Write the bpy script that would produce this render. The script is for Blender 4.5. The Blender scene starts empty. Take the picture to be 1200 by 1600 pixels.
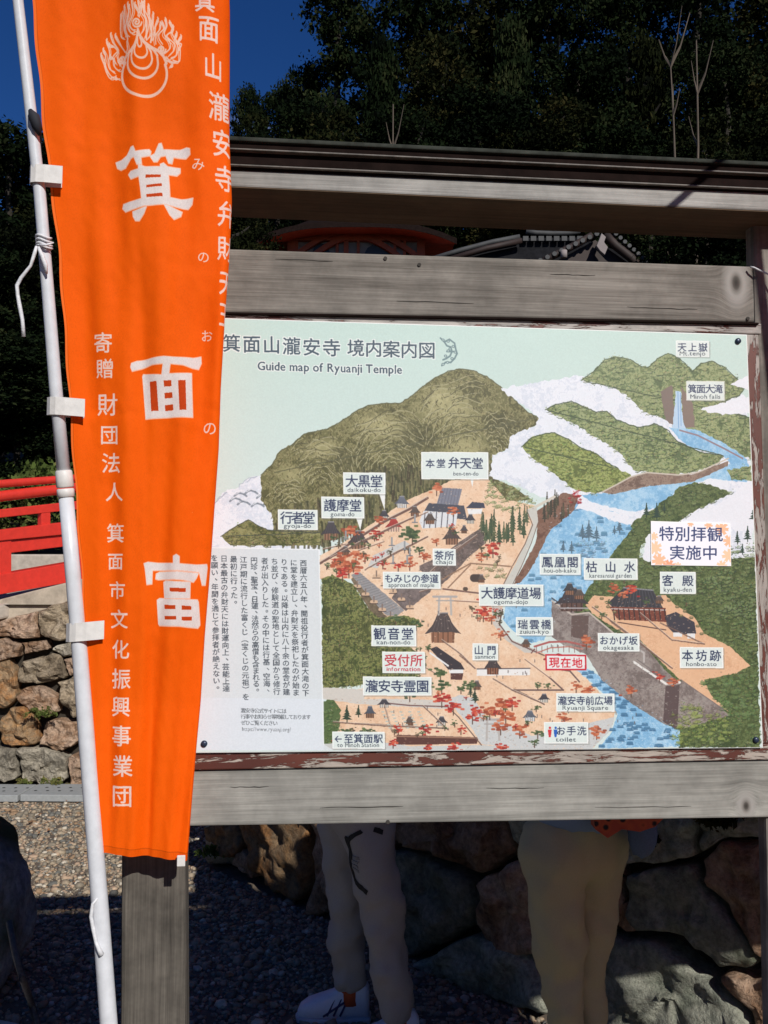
import bpy, bmesh, math, random
import numpy as np
from mathutils import Vector, Matrix, noise as mnoise
random.seed(7); RNG = np.random.default_rng(7)
R = math.radians
sc = bpy.context.scene
COL = sc.collection

# ---------------------------------------------------------------- camera
FOC = 1400.0; PITCH = R(3.74); ROLL = R(0.14); YAW = R(5.354)
CAM = np.array([0.0, 0.0, 1.7])
_f = np.array([0, math.cos(PITCH), math.sin(PITCH)]); _u = np.array([0, -math.sin(PITCH), math.cos(PITCH)]); _x = np.array([1.0, 0, 0])
RIGHT = math.cos(ROLL)*_x + math.sin(ROLL)*_u
UP = -math.sin(ROLL)*_x + math.cos(ROLL)*_u
cd = bpy.data.cameras.new('camera'); cam = bpy.data.objects.new('camera', cd); COL.objects.link(cam)
cam.matrix_world = Matrix(((RIGHT[0], UP[0], -_f[0], 0), (RIGHT[1], UP[1], -_f[1], 0), (RIGHT[2], UP[2], -_f[2], 1.7), (0, 0, 0, 1)))
cd.sensor_fit = 'VERTICAL'; cd.sensor_height = 36; cd.lens = FOC/1600*36; cd.clip_start = 0.05; cd.clip_end = 3000
sc.camera = cam
# ---------------------------------------------------------------- light
SUN_EL = R(33); SUN_AZ = R(26)          # azimuth measured from straight behind the camera towards the right
sun_dir = Vector((math.sin(SUN_AZ)*math.cos(SUN_EL), -math.cos(SUN_AZ)*math.cos(SUN_EL), math.sin(SUN_EL)))
sd = bpy.data.lights.new('sun', 'SUN'); sun = bpy.data.objects.new('sun', sd); COL.objects.link(sun)
sd.energy = 5.0; sd.angle = R(0.5); sd.color = (1.0, 0.97, 0.91)
sun.rotation_euler = sun_dir.to_track_quat('Z', 'Y').to_euler(); sun.location = (0, 0, 50)
w = bpy.data.worlds.new('World'); sc.world = w; w.use_nodes = True
nt = w.node_tree; nt.nodes.clear()
sky = nt.nodes.new('ShaderNodeTexSky'); sky.sky_type = 'NISHITA'; sky.sun_disc = False
sky.sun_elevation = SUN_EL; sky.sun_rotation = math.atan2(sun_dir.x, sun_dir.y)
sky.air_density = 0.75; sky.dust_density = 0.0; sky.ozone_density = 5.0; sky.altitude = 300
bg = nt.nodes.new('ShaderNodeBackground'); bg.inputs['Strength'].default_value = 0.072
tc = nt.nodes.new('ShaderNodeTexCoord'); mp = nt.nodes.new('ShaderNodeMapping'); mp.inputs['Scale'].default_value = (5, 5, 11)
nz = nt.nodes.new('ShaderNodeTexNoise'); nz.inputs['Scale'].default_value = 2.2; nz.inputs['Detail'].default_value = 7; nz.inputs['Roughness'].default_value = .6
cr = nt.nodes.new('ShaderNodeValToRGB'); cr.color_ramp.elements[0].position = .56; cr.color_ramp.elements[1].position = .68
sx = nt.nodes.new('ShaderNodeSeparateXYZ'); mr = nt.nodes.new('ShaderNodeMapRange')
mr.inputs['From Min'].default_value = .47; mr.inputs['From Max'].default_value = .40
mu = nt.nodes.new('ShaderNodeMath'); mu.operation = 'MULTIPLY'
hs = nt.nodes.new('ShaderNodeHueSaturation'); hs.inputs['Saturation'].default_value = 1.22; hs.inputs['Value'].default_value = 1.12; hs.inputs['Hue'].default_value = .512
mxs = nt.nodes.new('ShaderNodeMix'); mxs.data_type = 'RGBA'; mxs.inputs['B'].default_value = (8, 8.3, 9, 1)
wo = nt.nodes.new('ShaderNodeOutputWorld'); L = nt.links.new
L(tc.outputs['Generated'], mp.inputs['Vector']); L(mp.outputs['Vector'], nz.inputs['Vector']); L(nz.outputs['Fac'], cr.inputs['Fac'])
L(tc.outputs['Generated'], sx.inputs[0]); L(sx.outputs['Z'], mr.inputs['Value']); L(cr.outputs['Color'], mu.inputs[0]); L(mr.outputs['Result'], mu.inputs[1])
L(mu.outputs[0], mxs.inputs['Factor']); L(sky.outputs[0], hs.inputs['Color']); L(hs.outputs[0], mxs.inputs['A']); L(mxs.outputs['Result'], bg.inputs['Color']); L(bg.outputs[0], wo.inputs['Surface'])
sc.view_settings.view_transform = 'Standard'; sc.view_settings.look = 'None'; sc.view_settings.exposure = -0.22; sc.view_settings.gamma = 1
sc.view_settings.use_curve_mapping = False
sc.cycles.max_bounces = 6

# ---------------------------------------------------------------- helpers
def ray(u, v):
    d = FOC*_f + RIGHT*(u-600) - UP*(v-800)
    return d/np.linalg.norm(d)
H = np.array([math.cos(YAW), math.sin(YAW), 0]); B = np.array([-math.sin(YAW), math.cos(YAW), 0]); P0 = np.array([0, 1.46, 0])
def sl(u, v, y=0.0):
    """photo point -> sign-local coordinates (x along the sign, y to its back, z up) on the plane y"""
    d = ray(u, v); t = (y - np.dot(CAM-P0, B))/np.dot(d, B); p = CAM + t*d
    return (float(np.dot(p-P0, H)), y, float(p[2]))
def onplane(u, v, p0, dr, off=0.0):
    dr = np.array([dr[0], dr[1], 0.0]); dr /= np.linalg.norm(dr); n = np.array([dr[1], -dr[0], 0])
    d = ray(u, v); t = (np.dot(np.array([p0[0], p0[1], 0])-CAM, n) + off)/np.dot(d, n); return CAM + t*d
def onz(u, v, z=0.0):
    d = ray(u, v); return CAM + d*((z-CAM[2])/d[2])
def atd(u, v, y):
    d = ray(u, v); return CAM + d*(y/d[1])

def link(o, parent=None):
    COL.objects.link(o)
    if parent is not None: o.parent = parent
    return o
def mob(name, V, F, mat=None, parent=None, smooth=False, loc=None, rz=0):
    me = bpy.data.meshes.new(name); me.from_pydata([tuple(map(float, v)) for v in V], [], F)
    if smooth: me.polygons.foreach_set('use_smooth', [True]*len(me.polygons))
    if mat: me.materials.append(mat)
    me.update()
    o = bpy.data.objects.new(name, me); link(o, parent)
    if loc is not None: o.location = loc
    o.rotation_euler.z = rz
    return o
def tag(o, label=None, cat=None, group=None, kind=None):
    if label: o['label'] = label
    if cat: o['category'] = cat
    if group: o['group'] = group
    if kind: o['kind'] = kind
    return o
def empty(name, loc, rz=0, parent=None):
    o = bpy.data.objects.new(name, None); o.empty_display_size = .1; link(o, parent); o.location = loc; o.rotation_euler.z = rz; return o
class MB:
    def __init__(s): s.V = []; s.F = []
    def add(s, V, F):
        n = len(s.V); s.V += [tuple(v) for v in V]; s.F += [tuple(i+n for i in f) for f in F]; return s
    def box(s, c, d, M=None):
        x, y, z = c; a, b, e = d[0]/2, d[1]/2, d[2]/2
        V = [Vector((i*a, j*b, k*e)) for i in (-1, 1) for j in (-1, 1) for k in (-1, 1)]
        if M is not None: V = [M @ v for v in V]
        V = [(v.x+x, v.y+y, v.z+z) for v in V]
        return s.add(V, [(0, 1, 3, 2), (4, 6, 7, 5), (0, 4, 5, 1), (2, 3, 7, 6), (0, 2, 6, 4), (1, 5, 7, 3)])
    def tube(s, P, r, n=10, cap=True):
        P = [Vector(p) for p in P]; rr = r if hasattr(r, '__len__') else [r]*len(P)
        V = []; F = []; up = None
        for i, p in enumerate(P):
            t = (P[min(i+1, len(P)-1)]-P[max(i-1, 0)]).normalized()
            if up is None: up = t.orthogonal().normalized()
            up = (up - t*up.dot(t)).normalized(); b = t.cross(up)
            for k in range(n):
                a = 2*math.pi*k/n; V.append(p + (up*math.cos(a)+b*math.sin(a))*rr[i])
        for i in range(len(P)-1):
            for k in range(n): F.append((i*n+k, i*n+(k+1) % n, (i+1)*n+(k+1) % n, (i+1)*n+k))
        if cap: F += [tuple(range(n))[::-1], tuple((len(P)-1)*n+k for k in range(n))]
        return s.add(V, F)
    def prism(s, Q, back, outline_normal=None):
        """front outline Q (list of points), shifted by vector back"""
        n = len(Q); V = list(Q)+[tuple(np.array(q)+np.array(back)) for q in Q]
        F = [tuple(range(n)), tuple(range(2*n-1, n-1, -1))]+[(i, n+i, n+(i+1) % n, (i+1) % n) for i in range(n)]
        return s.add(V, F)
    def build(s, name, mat, parent=None, smooth=False, bevel=0, **k):
        o = mob(name, s.V, s.F, mat, parent, smooth, **k)
        bm = bmesh.new(); bm.from_mesh(o.data); bmesh.ops.recalc_face_normals(bm, faces=bm.faces); bm.to_mesh(o.data); bm.free()
        if bevel:
            m = o.modifiers.new('bevel', 'BEVEL'); m.width = bevel; m.segments = 2; m.limit_method = 'ANGLE'
        return o

# ---------------------------------------------------------------- materials
def newmat(name):
    m = bpy.data.materials.new(name); m.use_nodes = True; t = m.node_tree
    return m, t, t.nodes['Principled BSDF'], t.links.new
def N(t, typ, **k):
    n = t.nodes.new(typ)
    for a, b in k.items():
        if a.startswith('i_'): n.inputs[a[2:].replace('_', ' ')].default_value = b
        else: setattr(n, a, b)
    return n
def ramp(t, stops):
    n = t.nodes.new('ShaderNodeValToRGB'); e = n.color_ramp.elements
    while len(e) < len(stops): e.new(.5)
    for i, (p, c) in enumerate(stops): e[i].position = p; e[i].color = (*c, 1) if len(c) == 3 else c
    return n
def simple(name, col, rough=.6, metal=0, nscale=30, nvar=.25, bump=.2, bdist=.002, spec=.5, coord='Object'):
    m, t, p, L = newmat(name)
    tc = N(t, 'ShaderNodeTexCoord'); nz = N(t, 'ShaderNodeTexNoise', i_Scale=nscale, i_Detail=6, i_Roughness=.65); L(tc.outputs[coord], nz.inputs['Vector'])
    lo = tuple(c*(1-nvar) for c in col); hi = tuple(min(1, c*(1+nvar)) for c in col)
    r = ramp(t, [(.3, lo), (.7, hi)]); L(nz.outputs['Fac'], r.inputs[0]); L(r.outputs[0], p.inputs['Base Color'])
    p.inputs['Roughness'].default_value = rough; p.inputs['Metallic'].default_value = metal; p.inputs['Specular IOR Level'].default_value = spec
    if bump:
        b = N(t, 'ShaderNodeBump', i_Strength=bump, i_Distance=bdist); L(nz.outputs['Fac'], b.inputs['Height']); L(b.outputs[0], p.inputs['Normal'])
    return m
def wood(name, dark, light, axis='X', knots=(), seed=0.0, dirt=.5):
    """weathered wood; grain runs along the object's axis; knots = (x, z, rx, rz) in object space"""
    m, t, p, L = newmat(name)
    tc = N(t, 'ShaderNodeTexCoord'); co = tc.outputs['Object']
    mp = N(t, 'ShaderNodeMapping'); mp.inputs['Location'].default_value = (seed, seed*1.7, seed*.6)
    vec = co; mask = None
    for (kx, kz, rx, rz) in knots:
        s = N(t, 'ShaderNodeVectorMath', operation='SUBTRACT'); s.inputs[1].default_value = (kx, 0, kz); L(co, s.inputs[0])
        q = N(t, 'ShaderNodeVectorMath', operation='MULTIPLY'); q.inputs[1].default_value = (1/rx, 0, 1/rz); L(s.outputs[0], q.inputs[0])
        ln = N(t, 'ShaderNodeVectorMath', operation='LENGTH'); L(q.outputs[0], ln.inputs[0])
        g = N(t, 'ShaderNodeMath', operation='MULTIPLY'); L(ln.outputs['Value'], g.inputs[0]); L(ln.outputs['Value'], g.inputs[1])
        g2 = N(t, 'ShaderNodeMath', operation='MULTIPLY'); g2.inputs[1].default_value = -.35; L(g.outputs[0], g2.inputs[0])
        ex = N(t, 'ShaderNodeMath', operation='EXPONENT'); L(g2.outputs[0], ex.inputs[0])
        # push the grain outwards round the knot
        ms = N(t, 'ShaderNodeVectorMath', operation='SCALE'); L(s.outputs[0], ms.inputs[0]); L(ex.outputs[0], ms.inputs['Scale'])
        sb = N(t, 'ShaderNodeVectorMath', operation='SUBTRACT'); L(vec, sb.inputs[0]); L(ms.outputs[0], sb.inputs[1]); vec = sb.outputs[0]
        mask = (ln.outputs['Value'], ex.outputs[0], mask)
    L(vec, mp.inputs['Vector'])
    sc1 = {'X': (2.2, 120, 120), 'Z': (120, 120, 2.2), 'Y': (120, 2.2, 120)}[axis]
    sc2 = {'X': (1.1, 22, 22), 'Z': (22, 22, 1.1), 'Y': (22, 1.1, 22)}[axis]
    def nz(scale, det, rough, s=1):
        q = N(t, 'ShaderNodeVectorMath', operation='MULTIPLY'); q.inputs[1].default_value = scale; L(mp.outputs[0], q.inputs[0])
        n = N(t, 'ShaderNodeTexNoise', i_Scale=s, i_Detail=det, i_Roughness=rough); L(q.outputs[0], n.inputs['Vector']); return n
    a = nz(sc1, 5, .7); b = nz(sc2, 4, .6); c = nz((7, 7, 7), 5, .7)
    sc3 = {'X': (9, 420, 420), 'Z': (420, 420, 9), 'Y': (420, 9, 420)}[axis]
    fine = nz(sc3, 3, .6)
    ad = N(t, 'ShaderNodeMix', data_type='FLOAT', i_Factor=.5); L(a.outputs['Fac'], ad.inputs['A']); L(b.outputs['Fac'], ad.inputs['B'])
    ad2 = N(t, 'ShaderNodeMix', data_type='FLOAT', i_Factor=.3); L(ad.outputs[0], ad2.inputs['A']); L(fine.outputs['Fac'], ad2.inputs['B'])
    r = ramp(t, [(.33, dark), (.47, tuple((x+y)/2 for x, y in zip(dark, light))), (.62, light)]); L(ad2.outputs[0], r.inputs[0])
    rd = ramp(t, [(.4, (1-dirt,)*3), (.62, (1, 1, 1))]); L(c.outputs['Fac'], rd.inputs[0])
    mx = N(t, 'ShaderNodeMix', data_type='RGBA', blend_type='MULTIPLY'); mx.inputs['Factor'].default_value = 1
    L(r.outputs[0], mx.inputs['A']); L(rd.outputs[0], mx.inputs['B']); col = mx.outputs['Result']
    while mask:
        ln, ex, mask = mask
        k = ramp(t, [(0, (.03, .025, .022)), (.3, (.08, .07, .06)), (.45, (.17, .155, .14)), (.7, (.27, .25, .23)), (1, (.34, .32, .3))])
        k.color_ramp.interpolation = 'B_SPLINE'; nn = N(t, 'ShaderNodeMath', operation='MULTIPLY_ADD'); nn.inputs[1].default_value = .5
        L(a.outputs['Fac'], nn.inputs[0]); L(ln, nn.inputs[2]); s2 = N(t, 'ShaderNodeMath', operation='SUBTRACT'); s2.inputs[1].default_value = .25; L(nn.outputs[0], s2.inputs[0]); L(s2.outputs[0], k.inputs[0])
        f = N(t, 'ShaderNodeMapRange'); f.inputs['From Min'].default_value = 1.9; f.inputs['From Max'].default_value = .8; L(s2.outputs[0], f.inputs['Value'])
        m2 = N(t, 'ShaderNodeMix', data_type='RGBA'); L(f.outputs[0], m2.inputs['Factor']); L(col, m2.inputs['A']); L(k.outputs[0], m2.inputs['B']); col = m2.outputs['Result']
    L(col, p.inputs['Base Color']); p.inputs['Roughness'].default_value = .8; p.inputs['Specular IOR Level'].default_value = .3
    bp = N(t, 'ShaderNodeBump', i_Strength=.7, i_Distance=.0015); L(ad2.outputs[0], bp.inputs['Height']); L(bp.outputs[0], p.inputs['Normal'])
    return m
def peeling(name, axis='X', amount=.5, seed=0.0, under=(.42, .36, .31)):
    m, t, p, L = newmat(name)
    tc = N(t, 'ShaderNodeTexCoord'); mp = N(t, 'ShaderNodeMapping'); mp.inputs['Location'].default_value = (seed, seed, seed)
    mp.inputs['Scale'].default_value = {'X': (14, 90, 90), 'Z': (90, 90, 14)}[axis]
    L(tc.outputs['Object'], mp.inputs['Vector'])
    n = N(t, 'ShaderNodeTexNoise', i_Scale=1, i_Detail=7, i_Roughness=.7, i_Distortion=.6); L(mp.outputs[0], n.inputs['Vector'])
    n2 = N(t, 'ShaderNodeTexNoise', i_Scale=4, i_Detail=3); L(tc.outputs['Object'], n2.inputs['Vector'])
    ad = N(t, 'ShaderNodeMath', operation='MULTIPLY_ADD'); ad.inputs[1].default_value = .55; L(n2.outputs['Fac'], ad.inputs[0]); L(n.outputs['Fac'], ad.inputs[2])
    th = .775+.13*(0.5-amount)
    f = ramp(t, [(th-.012, (0, 0, 0)), (th+.012, (1, 1, 1))]); L(ad.outputs[0], f.inputs[0])
    u = ramp(t, [(.35, tuple(c*.35 for c in under)), (.6, under)]); L(n.outputs['Fac'], u.inputs[0])
    pr = ramp(t, [(.3, (.055, .012, .008)), (.7, (.14, .034, .02))]); L(n2.outputs['Fac'], pr.inputs[0])
    mx = N(t, 'ShaderNodeMix', data_type='RGBA'); L(f.outputs[0], mx.inputs['Factor']); L(pr.outputs[0], mx.inputs['A']); L(u.outputs[0], mx.inputs['B'])
    L(mx.outputs['Result'], p.inputs['Base Color']); p.inputs['Roughness'].default_value = .55
    iv = N(t, 'ShaderNodeMath', operation='SUBTRACT'); iv.inputs[0].default_value = 1; L(f.outputs[0], iv.inputs[1])
    bp = N(t, 'ShaderNodeBump', i_Strength=.8, i_Distance=.001); L(iv.outputs[0], bp.inputs['Height']); L(bp.outputs[0], p.inputs['Normal'])
    return m
def rock(name, cols, scale=6, bump=.9, moss=0.0):
    m, t, p, L = newmat(name)
    tc = N(t, 'ShaderNodeTexCoord'); oi = N(t, 'ShaderNodeObjectInfo')
    mu = N(t, 'ShaderNodeMath', operation='MULTIPLY'); mu.inputs[1].default_value = 40; L(oi.outputs['Random'], mu.inputs[0])
    ad = N(t, 'ShaderNodeVectorMath', operation='ADD'); L(tc.outputs['Object'], ad.inputs[0]); L(mu.outputs[0], ad.inputs[1])
    n = N(t, 'ShaderNodeTexNoise', i_Scale=scale, i_Detail=8, i_Roughness=.68, i_Distortion=.4); L(ad.outputs[0], n.inputs['Vector'])
    nb = N(t, 'ShaderNodeTexNoise', i_Scale=scale*.35, i_Detail=3); L(ad.outputs[0], nb.inputs['Vector'])
    nf = N(t, 'ShaderNodeTexNoise', i_Scale=scale*7, i_Detail=8, i_Roughness=.75); L(ad.outputs[0], nf.inputs['Vector'])
    k = len(cols); r = ramp(t, [(.3+.4*i/max(1, k-1), c) for i, c in enumerate(cols)]); L(n.outputs['Fac'], r.inputs[0])
    r2 = ramp(t, [(.38, (.45, .45, .45)), (.6, (1.15, 1.15, 1.15))]); L(nf.outputs['Fac'], r2.inputs[0])
    mx = N(t, 'ShaderNodeMix', data_type='RGBA', blend_type='MULTIPLY'); mx.inputs['Factor'].default_value = .8; L(r.outputs[0], mx.inputs['A']); L(r2.outputs[0], mx.inputs['B'])
    hv = N(t, 'ShaderNodeHueSaturation'); mr = N(t, 'ShaderNodeMapRange'); mr.inputs['To Min'].default_value = .65; mr.inputs['To Max'].default_value = 1.25
    L(oi.outputs['Random'], mr.inputs['Value']); L(mr.outputs[0], hv.inputs['Value']); L(mx.outputs['Result'], hv.inputs['Color']); col = hv.outputs[0]
    if moss:
        f = ramp(t, [(.5-moss*.1, (0, 0, 0)), (.62-moss*.1, (1, 1, 1))]); L(nb.outputs['Fac'], f.inputs[0])
        m2 = N(t, 'ShaderNodeMix', data_type='RGBA'); m2.inputs['B'].default_value = (.05, .06, .022, 1); L(f.outputs[0], m2.inputs['Factor']); L(col, m2.inputs['A']); col = m2.outputs['Result']
    L(col, p.inputs['Base Color']); p.inputs['Roughness'].default_value = .85; p.inputs['Specular IOR Level'].default_value = .25
    s = N(t, 'ShaderNodeMath', operation='MULTIPLY_ADD'); s.inputs[1].default_value = .25; L(nf.outputs['Fac'], s.inputs[0]); L(n.outputs['Fac'], s.inputs[2])
    bp = N(t, 'ShaderNodeBump', i_Strength=bump, i_Distance=.05); L(s.outputs[0], bp.inputs['Height']); L(bp.outputs[0], p.inputs['Normal'])
    return m
def leafmat(name, cols, scale=.7, transl=.25):
    m, t, p, L = newmat(name)
    g = N(t, 'ShaderNodeNewGeometry'); n = N(t, 'ShaderNodeTexNoise', i_Scale=scale, i_Detail=3, i_Roughness=.7); L(g.outputs['Position'], n.inputs['Vector'])
    oi = N(t, 'ShaderNodeObjectInfo'); a = N(t, 'ShaderNodeMath', operation='MULTIPLY_ADD'); a.inputs[1].default_value = .16; L(oi.outputs['Random'], a.inputs[0]); L(n.outputs['Fac'], a.inputs[2])
    rp = N(t, 'ShaderNodeMath', operation='MULTIPLY_ADD'); rp.inputs[1].default_value = .2; L(g.outputs['Random Per Island'], rp.inputs[0]); L(a.outputs[0], rp.inputs[2])
    k = len(cols); r = ramp(t, [(.45+.45*i/max(1, k-1), c) for i, c in enumerate(cols)]); L(rp.outputs[0], r.inputs[0]); L(r.outputs[0], p.inputs['Base Color'])
    p.inputs['Roughness'].default_value = .9; p.inputs['Specular IOR Level'].default_value = .03
    tr = N(t, 'ShaderNodeBsdfTranslucent'); L(r.outputs[0], tr.inputs['Color']); ms = N(t, 'ShaderNodeMixShader'); ms.inputs[0].default_value = transl
    L(p.outputs[0], ms.inputs[1]); L(tr.outputs[0], ms.inputs[2]); L(ms.outputs[0], t.nodes['Material Output'].inputs['Surface'])
    return m

# ---------------------------------------------------------------- raster printing (print on cloth and board)
_gl = {}
def glyph(c, off=0.0):
    k = (c, off)
    if k not in _gl:
        cu = bpy.data.curves.new('g', 'FONT'); cu.body = c; cu.size = 1; cu.offset = off; cu.resolution_u = 3
        o = bpy.data.objects.new('g', cu); COL.objects.link(o)
        me = bpy.data.meshes.new_from_object(o.evaluated_get(bpy.context.evaluated_depsgraph_get()))
        me.calc_loop_triangles(); n = len(me.vertices); co = np.zeros(n*3); me.vertices.foreach_get('co', co)
        tr = np.zeros(len(me.loop_triangles)*3, int); me.loop_triangles.foreach_get('vertices', tr)
        co = co.reshape(-1, 3)[:, :2]; _gl[k] = (co[tr].reshape(-1, 3, 2), co.max(0)[0] if n else .3)
        bpy.data.objects.remove(o); bpy.data.curves.remove(cu); bpy.data.meshes.remove(me)
    return _gl[k]
def vnoise(Hh, Ww, cell, seed):
    r = np.random.default_rng(seed); a = r.random((int(Hh/cell)+3, int(Ww/cell)+3)).astype(np.float32)
    y = np.arange(Hh)/cell; x = np.arange(Ww)/cell; yi = y.astype(int); xi = x.astype(int); fy = (y-yi)[:, None]; fx = (x-xi)[None]
    fy = fy*fy*(3-2*fy); fx = fx*fx*(3-2*fx)
    return (a[yi][:, xi]*(1-fy)*(1-fx)+a[yi+1][:, xi]*fy*(1-fx)+a[yi][:, xi+1]*(1-fy)*fx+a[yi+1][:, xi+1]*fy*fx)
class Canvas:
    def __init__(s, W, Hh, fn, base, k):
        s.W, s.H, s.fn, s.k = W, Hh, fn, k
        s.a = np.empty((Hh, W, 3), np.float32); s.a[:] = np.array(base)/255.
    def T(s, P): return np.array([s.fn(x, y) for x, y in P], float)
    def rows(s, P):
        P = s.T(P); x, y = P[:, 0], P[:, 1]; x2, y2 = np.roll(x, -1), np.roll(y, -1)
        for r in range(max(0, int(y.min())), min(s.H-1, int(y.max())+1)+1):
            yy = r+.5; m = (y <= yy) != (y2 <= yy)
            if not m.any(): continue
            xs = np.sort(x[m]+(yy-y[m])*(x2[m]-x[m])/(y2[m]-y[m]))
            for i in range(0, len(xs)-1, 2):
                a, b = max(0, int(xs[i]+.5)), min(s.W, int(xs[i+1]+.5))
                if b > a: yield r, a, b
    def rough(s, P, amt, step=4, seed=0):
        r = random.Random(seed); out = []
        for i in range(len(P)):
            (x, y), (x2, y2) = P[i], P[(i+1) % len(P)]; n = max(1, int(math.hypot(x2-x, y2-y)/step))
            for j in range(n): out.append((x+(x2-x)*j/n+r.uniform(-amt, amt), y+(y2-y)*j/n+r.uniform(-amt, amt)))
        return out
    def poly(s, P, col, rough=0, tex=None, al=1.0, seed=0, step=4):
        if rough: P = s.rough(P, rough, step, seed or int(P[0][0]))
        c = np.array(col)/255.
        for r, a, b in s.rows(P):
            q = c if tex is None else tex(r, a, b)
            s.a[r, a:b] = s.a[r, a:b]*(1-al)+q*al
    def mask(s, P, rough=0, seed=1):
        m = np.zeros((s.H, s.W), bool)
        if rough: P = s.rough(P, rough, 4, seed)
        for r, a, b in s.rows(P): m[r, a:b] = True
        return m
    def seg(s, p, q, w0, w1, col, al=1.0, tr=True):
        if tr: p = s.fn(*p); q = s.fn(*q)
        wm = max(w0, w1)*s.k/2; x0, x1 = int(min(p[0], q[0])-wm-1), int(max(p[0], q[0])+wm+2); y0, y1 = int(min(p[1], q[1])-wm-1), int(max(p[1], q[1])+wm+2)
        x0, y0 = max(0, x0), max(0, y0); x1, y1 = min(s.W, x1), min(s.H, y1)
        if x1 <= x0 or y1 <= y0: return
        Y, X = np.mgrid[y0:y1, x0:x1]; dx, dy = q[0]-p[0], q[1]-p[1]; l = dx*dx+dy*dy+1e-9
        t = np.clip(((X-p[0])*dx+(Y-p[1])*dy)/l, 0, 1); d = np.hypot(X-p[0]-t*dx, Y-p[1]-t*dy)
        c = np.clip((w0+(w1-w0)*t)*s.k/2-d+.5, 0, 1)[..., None]*al
        s.a[y0:y1, x0:x1] = s.a[y0:y1, x0:x1]*(1-c)+c*np.array(col)/255.
    def line(s, P, w, col, al=1.0, w1=None):
        n = len(P)-1
        for i in range(n):
            a = w if w1 is None else w+(w1-w)*i/n; b = w if w1 is None else w+(w1-w)*(i+1)/n
            s.seg(P[i], P[i+1], a, b, col, al)
    def blob(s, x, y, rx, ry, col, al=1.0):
        s.seg((x-max(0, rx-ry), y), (x+max(0, rx-ry), y), 2*ry, 2*ry, col, al)
    def gly(s, c, x, y, w, h, col, off=0.0, al=1.0, slant=0.0):
        """glyph cell centred on (x, y), w by h photo pixels"""
        T, adv = glyph(c, 0)
        sh = [(0, 0)] if off <= 0 else ([(a*off, b*off) for a, b in ((1, 0), (-1, 0), (0, 1), (0, -1))] if off < .03 else [(a*off, b*off) for a in (-1, -.5, 0, .5, 1) for b in (-1, -.5, 0, .5, 1)])
        for ox, oy in sh:
            for tri in T: s.tri(s.T([(x+(px-.5+ox)*w, y-(py-.38+oy)*h) for px, py in tri]), col, al)
    def tri(s, P, col, al=1.0):
        x0, y0 = np.floor(P.min(0)).astype(int); x1, y1 = np.ceil(P.max(0)).astype(int)+1
        x0, y0 = max(0, x0), max(0, y0); x1, y1 = min(s.W, x1), min(s.H, y1)
        if x1 <= x0 or y1 <= y0: return
        Y, X = np.mgrid[y0:y1, x0:x1]; X = X+.5; Y = Y+.5; (ax, ay), (bx, by), (cx, cy) = P
        d = (bx-ax)*(cy-ay)-(by-ay)*(cx-ax)
        if abs(d) < 1e-9: return
        u = ((X-ax)*(cy-ay)-(Y-ay)*(cx-ax))/d; v = ((bx-ax)*(Y-ay)-(by-ay)*(X-ax))/d; e = 1e-3
        m = (u >= -e) & (v >= -e) & (u+v <= 1+e); sub = s.a[y0:y1, x0:x1]; sub[m] = sub[m]*(1-al)+al*np.array(col)/255.
    def text(s, t, x0, y0, x1, y1, size, col, off=0.0, aspect=1.0):
        """line of text spread from centre of first glyph to centre of last"""
        n = len(t)
        for i, c in enumerate(t):
            if c == ' ': continue
            f = i/max(1, n-1); s.gly(c, x0+(x1-x0)*f, y0+(y1-y0)*f, size*aspect, size, col, off)
    def latin(s, t, x0, y0, x1, y1, size, col, off=0.0):
        adv = [(.28 if c == ' ' else glyph(c, 0)[1]+.07) for c in t]; tot = sum(adv); p = 0
        dx, dy = (x1-x0), (y1-y0); kx = abs(dx)/tot
        for c, a in zip(t, adv):
            if c != ' ':
                f = p/tot; T, _ = glyph(c, 0)
                sh = [(0, 0)] if off <= 0 else ([(a*off, b*off) for a, b in ((1, 0), (-1, 0), (0, .6), (0, -.6))] if off < .03 else [(a*off*1.3, b*off*1.3) for a in (-1, 0, 1) for b in (-1, 0, 1)])
                for ox, oy in sh:
                    for tri in T: s.tri(s.T([(x0+dx*f+(px+ox)*kx, y0+dy*f-(py+oy)*size+(dy/dx)*px*kx) for px, py in tri]), col)
            p += a
    def image(s, name):
        im = bpy.data.images.new(name, s.W, s.H); px = np.ones((s.H, s.W, 4), np.float32); px[..., :3] = np.clip(s.a[::-1], 0, 1)
        im.pixels.foreach_set(px.ravel()); im.update(); im.pack(); return im
def homog(src, dst):
    A = []; b = []
    for (x, y), (X, Y) in zip(src, dst):
        A += [[x, y, 1, 0, 0, 0, -X*x, -X*y], [0, 0, 0, x, y, 1, -Y*x, -Y*y]]; b += [X, Y]
    return np.append(np.linalg.solve(np.array(A, float), np.array(b, float)), 1).reshape(3, 3)

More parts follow.
